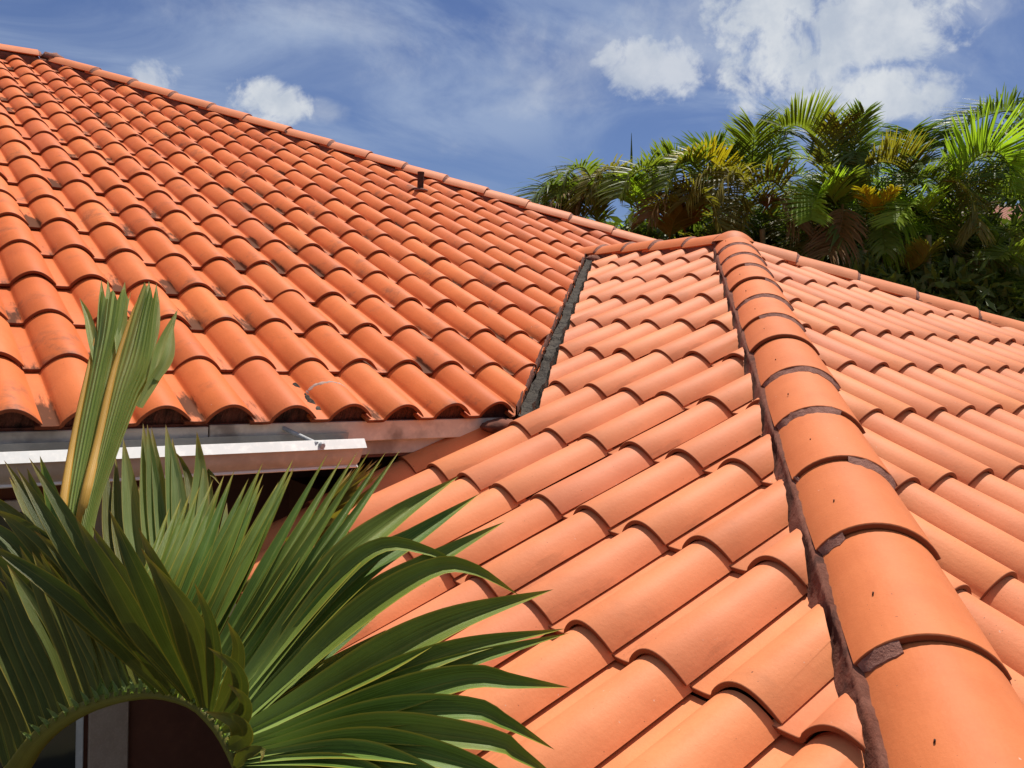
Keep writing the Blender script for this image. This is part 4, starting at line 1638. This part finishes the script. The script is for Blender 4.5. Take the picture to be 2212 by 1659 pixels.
def back_leaf():
    d = 1.86

    def pix(px, py, dd):
        return np.array(at(px, py, dd + (1270 - py) / 350.0 * 0.24))

    leaf = tube("leaf", [HEART, pix(-40, 1650, d), pix(90, 1480, d), pix(250, 1370, d), pix(370, 1270, d)], [0.02, 0.016, 0.014, 0.011, 0.006], palm, M_COSTA, 14, 8, 0.7)
    leaf['label'] = "pale upright fan leaf behind the arching leaf"
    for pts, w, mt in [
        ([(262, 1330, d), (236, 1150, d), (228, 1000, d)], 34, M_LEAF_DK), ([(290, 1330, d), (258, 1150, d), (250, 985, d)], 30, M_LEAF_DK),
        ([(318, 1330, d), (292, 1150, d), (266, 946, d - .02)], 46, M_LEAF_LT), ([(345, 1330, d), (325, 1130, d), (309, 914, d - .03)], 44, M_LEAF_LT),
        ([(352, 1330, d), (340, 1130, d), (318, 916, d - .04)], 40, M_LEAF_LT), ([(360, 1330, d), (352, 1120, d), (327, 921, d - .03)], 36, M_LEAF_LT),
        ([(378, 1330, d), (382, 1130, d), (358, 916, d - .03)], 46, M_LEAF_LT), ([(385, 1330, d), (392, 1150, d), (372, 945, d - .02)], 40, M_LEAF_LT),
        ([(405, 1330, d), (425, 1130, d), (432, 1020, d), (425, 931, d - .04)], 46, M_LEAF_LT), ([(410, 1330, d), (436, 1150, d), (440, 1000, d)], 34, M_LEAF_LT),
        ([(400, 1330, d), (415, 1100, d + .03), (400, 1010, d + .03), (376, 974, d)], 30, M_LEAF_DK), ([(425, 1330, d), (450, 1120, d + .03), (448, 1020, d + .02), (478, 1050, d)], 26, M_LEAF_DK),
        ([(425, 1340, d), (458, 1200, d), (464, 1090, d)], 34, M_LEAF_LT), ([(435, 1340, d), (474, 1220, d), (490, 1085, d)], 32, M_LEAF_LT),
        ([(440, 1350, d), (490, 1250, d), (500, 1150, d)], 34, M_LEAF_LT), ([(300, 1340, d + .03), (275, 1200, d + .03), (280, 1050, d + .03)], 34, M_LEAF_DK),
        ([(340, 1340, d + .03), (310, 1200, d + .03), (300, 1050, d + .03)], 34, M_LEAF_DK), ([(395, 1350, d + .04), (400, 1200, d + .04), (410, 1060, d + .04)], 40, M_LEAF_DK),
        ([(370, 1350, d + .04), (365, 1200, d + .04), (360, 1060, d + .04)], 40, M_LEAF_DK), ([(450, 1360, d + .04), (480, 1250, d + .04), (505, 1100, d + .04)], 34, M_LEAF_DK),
    ]:
        blade("leaflet", [pix(*p) for p in pts], w / F2 * d, leaf, mt, n=14, fold=0.4, base=0.55, peak=0.5, sharp=1.6, roll=random.gauss(0, 0.12))


back_leaf()


def old_leaf():
    d = 1.66
    leaf = tube("leaf", [HEART, pix(-30, 1660, d - .1), pix(110, 1490, d - .1), pix(380, 1340, d), pix(560, 1250, d), pix(640, 1190, d)], [0.02, 0.016, 0.013, 0.011, 0.009, 0.004], palm, M_COSTA, 14, 8, 0.7)
    leaf['label'] = "old yellowing leaf with torn tips over the peach tiles"
    rs = random.Random(5)
    tips = [(826, 1001), (818, 992), (832, 1016), (806, 992), (829, 1030), (762, 1012), (775, 1003), (790, 1000), (800, 1000), (808, 1008), (815, 1018), (818, 1026), (812, 1035), (822, 1040), (806, 1050), (795, 1060), (780, 1068), (770, 1085), (780, 1100), (760, 1108),
            (740, 1120), (735, 1138), (720, 1150), (770, 1030), (786, 1022), (800, 1040), (750, 1050)]
    for (tx, ty) in tips:
        bx, by = 625 + rs.gauss(0, 8), 1195 + rs.gauss(0, 10)
        blade("leaflet", [pix(bx, by, d), pix((bx + tx) / 2 + rs.gauss(0, 4), (by + ty) / 2 + rs.gauss(0, 5), d), pix(tx, ty, d + rs.gauss(0.02, 0.03))], rs.uniform(10, 18) / F2 * d, leaf,
              M_LEAF_YL, n=10, fold=0.5, base=0.6, peak=0.6, sharp=1.6, roll=rs.gauss(0, 0.4))


old_leaf()

# ------------------------------------------------------------------ areca palms behind the wing


def thin(p, rs):
    """sparse foliage at the outer end of the grove, where the neighbouring roof shows through"""
    q = screen(Vector(p))
    return q is not None and 2138 < q[0] < 2222 and 428 < q[1] < 488 and rs.rand() < 0.93


def frond(parent, pts, leaflen, mat, n=34, up=(0, 0, 1), vee=0.6, droop=0.25, fwd=0.55, wid=0.028, rad=0.012, both=True, seed=0, spread=1.0):
    """pinnate frond: rachis through world points; leaflets rise in a V from it"""
    rs = np.random.RandomState(seed)
    path = catmull(pts, 26)
    V, LT, LX, F = [], [], [], []
    upv = norm(np.array(up, float))
    # rachis
    for i, p in enumerate(path):
        t = i / 25
        tg = norm(path[min(i + 1, 25)] - path[max(i - 1, 0)])
        sd = norm(np.cross(tg, upv) + 1e-6)
        nn = np.cross(sd, tg)
        r = rad * (1.05 - 0.9 * t)
        for k in range(4):
            a = math.pi / 2 * k
            V.append(p + (sd * math.cos(a) + nn * math.sin(a)) * r)
            LT.append(0.3)
            LX.append(0.0)
    for i in range(25):
        for k in range(4):
            j = (k + 1) % 4
            F.append((i * 4 + k, i * 4 + j, (i + 1) * 4 + j, (i + 1) * 4 + k))
    base = len(V)
    arr = np.array(path)
    for q in range(n):
        t = 0.10 + 0.90 * (q + rs.uniform(-0.3, 0.3)) / (n - 1)
        t = min(max(t, 0.05), 1.0)
        s = t * 25
        k = min(int(s), 24)
        p = arr[k] * (1 - (s - k)) + arr[k + 1] * (s - k)
        tg = norm(arr[k + 1] - arr[k])
        sd = norm(np.cross(tg, upv) + 1e-6)
        nn = norm(np.cross(sd, tg))
        L = leaflen * (0.45 + 0.85 * math.sin(math.pi * (0.14 + 0.78 * t))) * rs.uniform(0.85, 1.12)
        fw = fwd + 0.5 * t
        for sgn in ((-1, 1) if both else (1,)):
            ld = norm(tg * fw + sd * (sgn * spread) + nn * vee)
            if thin(p, rs) or thin(p + ld * (L * 0.4), rs) or thin(p + ld * (L * 0.8), rs):
                continue
            d0 = norm(tg * fw + sd * (sgn * spread) + nn * vee + rs.normal(0, 0.09, 3))
            w = wid * rs.uniform(0.8, 1.15)
            wd = norm(np.cross(d0, nn + sd * sgn * -0.4 + rs.normal(0, 0.25, 3)))
            sag = droop * rs.uniform(0.5, 1.5)
            st = (0.0, 0.18, 0.5, 0.8, 1.0)
            ws = (0.35, 0.9, 1.0, 0.62, 0.03)
            for (a, b) in zip(st, ws):
                c = p + d0 * (L * a) + np.array((0, 0, -1.0)) * (sag * L * a * a)
                V.append(c - wd * (w * b * 0.5))
                V.append(c + wd * (w * b * 0.5))
                LT += [a * 0.95] * 2
                LX += [-0.8, 0.8]
            for i in range(4):
                F.append((base + 2 * i, base + 2 * i + 1, base + 2 * i + 3, base + 2 * i + 2))
            base += 10
    return mesh_obj("frond", V, F, mat, parent, None, {'lt': LT, 'lx': LX})


def areca(px, depth, label, canes=5, seed=0):
    rs = random.Random(seed)
    b = at(px, 560, depth)
    t = tag(empty("areca_palm", (b.x, b.y, 0)), label, "palm tree", "areca palms behind the wing roof")
    for i in range(canes):
        ox, oy = rs.gauss(0, 0.28), rs.gauss(0, 0.28)
        h = rs.uniform(3.4, 4.4)
        tube("cane", [np.array((b.x + ox * 0.6, b.y + oy * 0.6, 0.0)), np.array((b.x + ox, b.y + oy, h * 0.5)), np.array((b.x + ox * 1.4, b.y + oy * 1.4, h))], [0.05, 0.042, 0.03], t, M_CANE, 8, 8)
    return t, b


def hero(palm_obj, pl, depth, leaflen, mat, seed=0, dd=0.35, **kw):
    n = len(pl)
    P = [pix(x, y, depth + dd * (0.5 - i / (n - 1))) for i, (x, y) in enumerate(pl)]
    kw['n'] = int(kw.get('n', 34) * 1.5)
    kw['wid'] = kw.get('wid', 0.028) * 0.74
    return frond(palm_obj, P, leaflen * 1.02, mat, seed=seed, **kw)


def filler(palm_obj, b, z0, count, seed, mats, lenr=(1.3, 2.0), leaflen=0.36, rise=(0.5, 1.1), nleaf=30):
    rs = random.Random(seed)
    for i in range(count):
        az = 2 * math.pi * (i + rs.random() * 0.7) / count
        L = rs.uniform(*lenr)
        up_ = rs.uniform(*rise)
        ox, oy = rs.gauss(0, 0.22), rs.gauss(0, 0.22)
        h = Vector((math.cos(az), math.sin(az), 0))
        p0 = Vector((b.x + ox, b.y + oy, z0 + rs.uniform(-0.5, 0.25)))
        p1 = p0 + h * (L * 0.25) + Vector((0, 0, L * 0.42 * up_))
        p2 = p0 + h * (L * 0.62) + Vector((0, 0, L * 0.58 * up_))
        p3 = p0 + h * (L * 0.95) + Vector((0, 0, L * (0.58 * up_ - rs.uniform(0.12, 0.38))))
        frond(palm_obj, [np.array(p0), np.array(p1), np.array(p2), np.array(p3)], leaflen * rs.uniform(0.85, 1.15), rs.choice(mats), n=int(nleaf * 1.25), wid=0.021, seed=seed * 97 + i, vee=rs.uniform(0.3, 0.9),
              droop=rs.uniform(0.15, 0.5))


def areca_grove():
    D = 10.0
    specs = [
        (1240, 10.6, "low areca palm at the tip of the grove beside the long hip, drooping pale fronds", 1.50),
        (1400, 10.4, "areca palm with tall dark spear rising above the long hip", 1.75),
        (1520, 10.2, "areca palm with arching yellow frond and brown dead frond", 1.75),
        (1660, 10.3, "areca palm with upright plume between the yellow frond and the tallest arch", 2.05),
        (1780, 9.9, "tallest arched areca palm directly right of the roof apex", 2.20),
        (1920, 9.8, "areca palm with bright yellow half fronds low in its crown", 2.0),
        (2060, 9.7, "areca palm with large glowing lime frond arching to the right", 2.0),
        (2200, 9.9, "areca palm cut by the right picture edge with dark feathery top", 2.2),
    ]
    pal = []
    for i, (px, dp, lb, z) in enumerate(specs):
        t, b = areca(px, dp, lb, seed=i + 20)
        pal.append((t, b, z))
    mats = [F_GREEN, F_GREEN, F_DARK, F_OLIVE, F_DARK, F_BRIGHT]
    H = hero
    t = [p[0] for p in pal]
    # hand-set fronds, in the order of the palms
    H(t[0], [(1250, 452), (1225, 424), (1196, 419), (1166, 438)], 10.4, 0.30, F_GREEN, 1, vee=0.5, droop=0.5)
    H(t[0], [(1233, 455), (1240, 420), (1252, 392)], 10.5, 0.28, F_GREEN, 2, vee=0.7)
    H(t[0], [(1289, 455), (1288, 415), (1304, 384)], 10.6, 0.30, F_OLIVE, 3, vee=0.6)
    H(t[0], [(1225, 460), (1215, 430), (1208, 400)], 10.6, 0.26, F_GREEN, 4)
    H(t[0], [(1270, 480), (1240, 460), (1205, 455), (1180, 470)], 10.3, 0.30, F_GREEN, 5)
    H(t[0], [(1300, 490), (1275, 450), (1262, 410)], 10.2, 0.32, F_GREEN, 6)
    H(t[1], [(1397, 445), (1412, 405), (1440, 360), (1458, 335)], 10.2, 0.42, F_GREEN, 7, vee=0.5)
    H(t[1], [(1365, 450), (1352, 410), (1335, 385)], 10.4, 0.34, F_DARK, 8)
    H(t[1], [(1385, 470), (1372, 430), (1375, 395)], 10.1, 0.34, F_BRIGHT, 9, n=26)
    H(t[1], [(1400, 440), (1430, 395), (1470, 360), (1500, 350)], 10.6, 0.40, F_DARK, 10)
    H(t[2], [(1583, 420), (1566, 378), (1534, 346), (1495, 340), (1464, 354)], 9.9, 0.30, F_YELLOW, 11, vee=0.7, droop=0.2, n=44)
    H(t[2], [(1534, 458), (1497, 431), (1461, 413), (1426, 431), (1402, 470)], 9.8, 0.32, F_BROWN, 12, vee=0.5, droop=0.4, n=44)
    H(t[2], [(1530, 430), (1520, 380), (1530, 330), (1560, 310)], 10.5, 0.40, F_DARK, 13)
    H(t[2], [(1480, 500), (1470, 470), (1480, 440)], 9.8, 0.3, F_BROWN, 14)
    H(t[2], [(1445, 520), (1455, 480), (1475, 450)], 9.7, 0.35, F_OLIVE, 15)
    H(t[3], [(1622, 385), (1626, 330), (1630, 275)], 10.2, 0.44, F_GREEN, 16, vee=0.35, fwd=0.9)
    H(t[3], [(1667, 385), (1672, 330), (1690, 285), (1705, 290)], 10.3, 0.36, F_DARK, 17, droop=0.5)
    H(t[3], [(1700, 420), (1670, 392), (1636, 398), (1605, 425), (1598, 450)], 9.7, 0.40, F_OLIVE, 18, vee=0.9, n=44)
    H(t[3], [(1600, 400), (1590, 360), (1575, 330)], 10.5, 0.38, F_DARK, 19)
    H(t[4], [(1782, 380), (1770, 320), (1745, 285), (1718, 272), (1690, 276)], 9.9, 0.46, F_GREEN, 20, vee=1.0, droop=0.12, n=46)
    H(t[4], [(1790, 400), (1800, 340), (1808, 300), (1815, 270)], 10.0, 0.44, F_OLIVE, 21, vee=0.4, fwd=1.0)
    H(t[4], [(1840, 390), (1846, 320), (1854, 275), (1867, 243)], 9.9, 0.32, F_DARK, 22, vee=0.3, fwd=1.0)
    H(t[4], [(1845, 400), (1848, 350), (1850, 330), (1845, 380)], 9.8, 0.30, F_DARK, 23, droop=0.6)
    H(t[4], [(1812, 450), (1790, 420), (1768, 424), (1755, 445), (1752, 475)], 9.5, 0.36, F_BRIGHT, 24, vee=0.8, n=44, droop=0.15)
    H(t[4], [(1812, 455), (1810, 420), (1822, 385)], 9.6, 0.36, F_GREEN, 25, vee=0.5)
    H(t[4], [(1820, 440), (1818, 480), (1806, 520), (1790, 550)], 9.4, 0.30, F_BROWN, 26, droop=0.5)
    H(t[5], [(1977, 400), (1945, 362), (1905, 350), (1872, 362)], 9.8, 0.40, F_OLIVE, 27, vee=1.0, n=44, droop=0.1)
    H(t[5], [(1978, 350), (1975, 310), (1968, 285)], 10.2, 0.52, F_DARK, 28, vee=0.25, droop=0.35, fwd=0.5, n=40)
    H(t[5], [(1893, 470), (1880, 440), (1862, 410)], 9.4, 0.19, F_YELLOW, 29, vee=0.4, fwd=1.1, n=22, wid=0.036)
    H(t[5], [(1895, 460), (1910, 435), (1930, 407)], 9.4, 0.15, F_YELLOW, 30, vee=0.3, fwd=1.1, n=18, wid=0.034)
    H(t[5], [(1900, 470), (1908, 510), (1912, 545)], 9.4, 0.2, F_GREEN, 31, n=18, droop=0.5)
    H(t[5], [(1956, 588), (1988, 570), (2010, 535)], 9.2, 0.26, F_OLIVE, 32, vee=0.8, n=26)
    H(t[6], [(2050, 410), (2086, 364), (2118, 333), (2150, 327), (2177, 352), (2188, 412)], 9.5, 0.50, F_BRIGHT, 33, vee=1.1, droop=0.08, n=54, wid=0.036)
    H(t[6], [(2037, 390), (2067, 394), (2096, 424), (2111, 460), (2108, 500)], 9.3, 0.26, F_OLIVE, 34, vee=0.3, droop=0.5, n=40)
    H(t[6], [(2050, 430), (2020, 390), (1990, 385), (1960, 405)], 9.6, 0.36, F_GREEN, 35, vee=0.8)
    H(t[6], [(2010, 470), (1985, 440), (1955, 450), (1935, 480)], 9.4, 0.34, F_BRIGHT, 36, vee=0.6, n=36)
    H(t[7], [(2225, 300), (2196, 245), (2147, 245), (2098, 266), (2062, 308)], 10.0, 0.40, F_DARK, 37, vee=0.9, n=48)
    H(t[7], [(2150, 540), (2160, 510), (2180, 490)], 9.3, 0.36, F_GREEN, 38, vee=0.8)
    H(t[7], [(2240, 320), (2200, 280), (2150, 290), (2120, 310)], 9.9, 0.34, F_GREEN, 39, vee=0.6, droop=0.5)
    H(t[7], [(2250, 620), (2215, 570), (2180, 545), (2150, 560)], 9.2, 0.36, F_GREEN, 40)
    H(t[7], [(2260, 420), (2220, 370), (2180, 360), (2150, 385)], 9.6, 0.36, F_DARK, 41)
    rr = random.Random(77)
    for i in range(26):          # drooping fronds low in the crowns
        px = 1180 + 1040 * (i + rr.random()) / 26
        roof = 505 + max(0.0, px - 1600) * 0.29
        y0 = roof - rr.uniform(60, 150)
        sg = rr.choice((-1, 1))
        k = min(7, max(0, int((px - 1180) / 135)))
        H(t[k], [(px, y0 + 22), (px + sg * 22, y0 - 8), (px + sg * 55, y0 + 8), (px + sg * 78, y0 + 52)], 9.5 + rr.random() * 0.8, rr.uniform(0.26, 0.36),
          rr.choice([F_OLIVE, F_GREEN, F_DARK, F_BROWN, F_GREEN, F_BRIGHT, F_OLIVE]), 300 + i, vee=rr.uniform(0.3, 0.9), droop=rr.uniform(0.2, 0.6))
    # unopened spears
    for (pp, a, b_, dp) in ((1, (1363, 400), (1364, 287), 10.2), (0, (1213, 405), (1200, 358), 10.5), (5, (2042, 330), (2043, 257), 10.0), (4, (1752, 330), (1757, 296), 10.0)):
        tube("spear", [pix(*a, dp), pix((a[0] + b_[0]) / 2 + 0.5, (a[1] + b_[1]) / 2, dp), pix(*b_, dp)], [0.018, 0.014, 0.002], t[pp], F_DARK, 8, 6)
    tops = (410, 350, 345, 300, 250, 260, 250, 230)
    for i, (tt, b, z) in enumerate(pal):
        px, dp = specs[i][0], specs[i][1]
        bb = Vector((b.x + CF.x * 1.0, b.y + CF.y * 1.0, 0))
        za = at(px, tops[i] + 165, dp).z
        zb = at(px, tops[i] + 260, dp).z
        filler(tt, bb, za - 0.1, 7, 100 + i, mats, (0.8, 1.2), 0.36, (0.4, 0.8), 36)
        filler(tt, bb, zb, 9, 200 + i, [F_DARK, F_DARK, F_GREEN, F_OLIVE, F_BROWN, F_DARK], (0.9, 1.5), 0.36, (0.1, 0.6), 34)


areca_grove()


def leaf_mass(name, label, cat, boxes, count, size, mat, seed, kind=None):
    """one plant built from many small leaf faces spread through its volume"""
    rs = np.random.RandomState(seed)
    V, F, LT, LX = [], [], [], []
    k = 0
    tot = sum(b[6] for b in boxes)
    for (cx, cy, cz, rx, ry, rz, wgt) in boxes:
        m = int(count * wgt / tot)
        for _ in range(m):
            d = norm(rs.normal(0, 1, 3))
            r = rs.uniform(0.35, 1.0) ** 0.6
            p = np.array((cx + d[0] * rx * r, cy + d[1] * ry * r, cz + d[2] * rz * r))
            if thin(p, rs):
                continue
            a = norm(rs.normal(0, 1, 3) + np.array((0, 0, -0.3)))
            b = norm(np.cross(a, rs.normal(0, 1, 3)))
            L = size * rs.uniform(0.6, 1.4)
            w = L * 0.15
            V += [p, p + a * L * 0.5 + b * w, p + a * L, p + a * L * 0.5 - b * w]
            LT += [0.1, 0.5, 0.95, 0.5]
            LX += [0.0, 0.8, 0.0, -0.8]
            F.append((k, k + 1, k + 2, k + 3))
            k += 4
    return V, F, LT, LX


def hedge():
    boxes = []
    rs = random.Random(3)
    for i in range(22):
        px = 1180 + 1100 * i / 21
        dp = 10.8 + rs.uniform(-0.2, 0.5)
        topy = 470 - 80 * i / 21 + rs.uniform(-10, 30)
        b = at(px, topy, dp)
        zc = b.z * 0.5
        boxes.append((b.x, b.y, b.z - 1.0, 0.5, 0.5, 1.0, 1.0))
    for i in range(14):
        px = 1620 + 640 * i / 13
        dp = 9.0 + rs.uniform(0, 0.5)
        b = at(px, 545 + 0.06 * (px - 1620) + rs.uniform(-14, 20), dp)
        boxes.append((b.x, b.y, b.z - 0.8, 0.45, 0.45, 0.8, 0.8))
    V, F, LT, LX = leaf_mass("hedge", "", "", boxes, 60000, 0.19, M_HEDGE, 6)
    b = at(1700, 560, 10.8)
    e = tag(empty("hedge", (b.x, b.y, 0)), "dark dense shrubbery filling the gaps beneath the areca palms", "hedge")
    mesh_obj("foliage", V, F, M_HEDGE, e, None, {'lt': LT, 'lx': LX})
    for i in range(0, 22, 2):
        bx = boxes[i]
        tube("stem", [np.array((bx[0], bx[1], 0.0)), np.array((bx[0] + 0.05, bx[1], 1.0)), np.array((bx[0], bx[1] + 0.05, 2.0))], [0.05, 0.04, 0.02], e, M_CANE, 6, 6)


hedge()


def far_tree():
    c = at(2290, 300, 15.0)
    e = tag(empty("broadleaf_tree", (c.x, c.y, 0)), "grey green broadleaf tree behind the palms at the right edge", "tree")
    rs = random.Random(8)
    boxes = []
    for i in range(26):
        a, r = rs.uniform(0, 6.28), rs.uniform(0, 1.5)
        boxes.append((c.x + r * math.cos(a), c.y + r * math.sin(a), c.z - 0.2 + rs.uniform(-1.4, 0.6), 0.5, 0.5, 0.4, 1.0))
    V, F, LT, LX = leaf_mass("crown", "", "", boxes, 9000, 0.13, M_TREE, 4)
    mesh_obj("crown", V, F, M_TREE, e, None, {'lt': LT, 'lx': LX})
    tr = tube("trunk", [np.array((c.x, c.y, 0.0)), np.array((c.x + 0.1, c.y, 1.6)), np.array((c.x, c.y + 0.1, c.z - 0.6))], [0.2, 0.15, 0.08], e, M_CANE, 10, 10)
    for i in range(7):
        bx = boxes[i * 3]
        tube("limb", [np.array((c.x + 0.05, c.y + 0.05, c.z - 1.6)), np.array(((c.x + bx[0]) / 2, (c.y + bx[1]) / 2, c.z - 0.8)), np.array(bx[:3])], [0.07, 0.05, 0.02], e, M_CANE, 8, 6)


far_tree()


def neighbour():
    """a bit of another tiled roof seen through the palms at the edge"""
    c = at(2190, 462, 20.0)
    e = tag(empty("neighbouring_house", (c.x, c.y, 0)), "neighbouring house with orange tiled roof glimpsed through the palms", "house")
    u = Vector(CR).copy()
    u.z = 0
    u.normalize()
    back = Vector((0, 0, 1)).cross(u)
    if back.dot(CF) < 0:
        back = -back
    V, F = [], []
    n = 60
    Wd = 6.0
    for i in range(n * 4 + 1):
        x = -Wd / 2 + Wd * i / (n * 4) + 1.2
        z = 0.05 * abs(math.sin(i / 4 * math.pi))
        for (yy, zz) in ((-0.8, -0.45), (1.6, 0.45)):
            V.append(c + u * x + back * yy + Vector((0, 0, zz + z)))
    for i in range(n * 4):
        F.append((2 * i, 2 * i + 2, 2 * i + 3, 2 * i + 1))
    mesh_obj("roof", V, F, M_TILE_B, e, 60)
    V = []
    for (x, yy) in ((-1.6, -0.3), (4.0, -0.3), (4.0, 3.2), (-1.6, 3.2)):
        p = c + u * x + back * yy
        V.append(Vector((p.x, p.y, 0)))
        V.append(Vector((p.x, p.y, c.z - 0.28)))
    mesh_obj("wall", V, [(0, 2, 3, 1), (2, 4, 5, 3), (4, 6, 7, 5), (6, 0, 1, 7)], M_WALL2, e)
    V = [c + u * -1.8 + back * 1.6 + Vector((0, 0, 0.45)), c + u * 4.2 + back * 1.6 + Vector((0, 0, 0.45)), c + u * 4.2 + back * 4.0 + Vector((0, 0, -0.45)), c + u * -1.8 + back * 4.0 + Vector((0, 0, -0.45))]
    mesh_obj("roof", V, [(0, 1, 2, 3)], M_TILE_B, e)


neighbour()
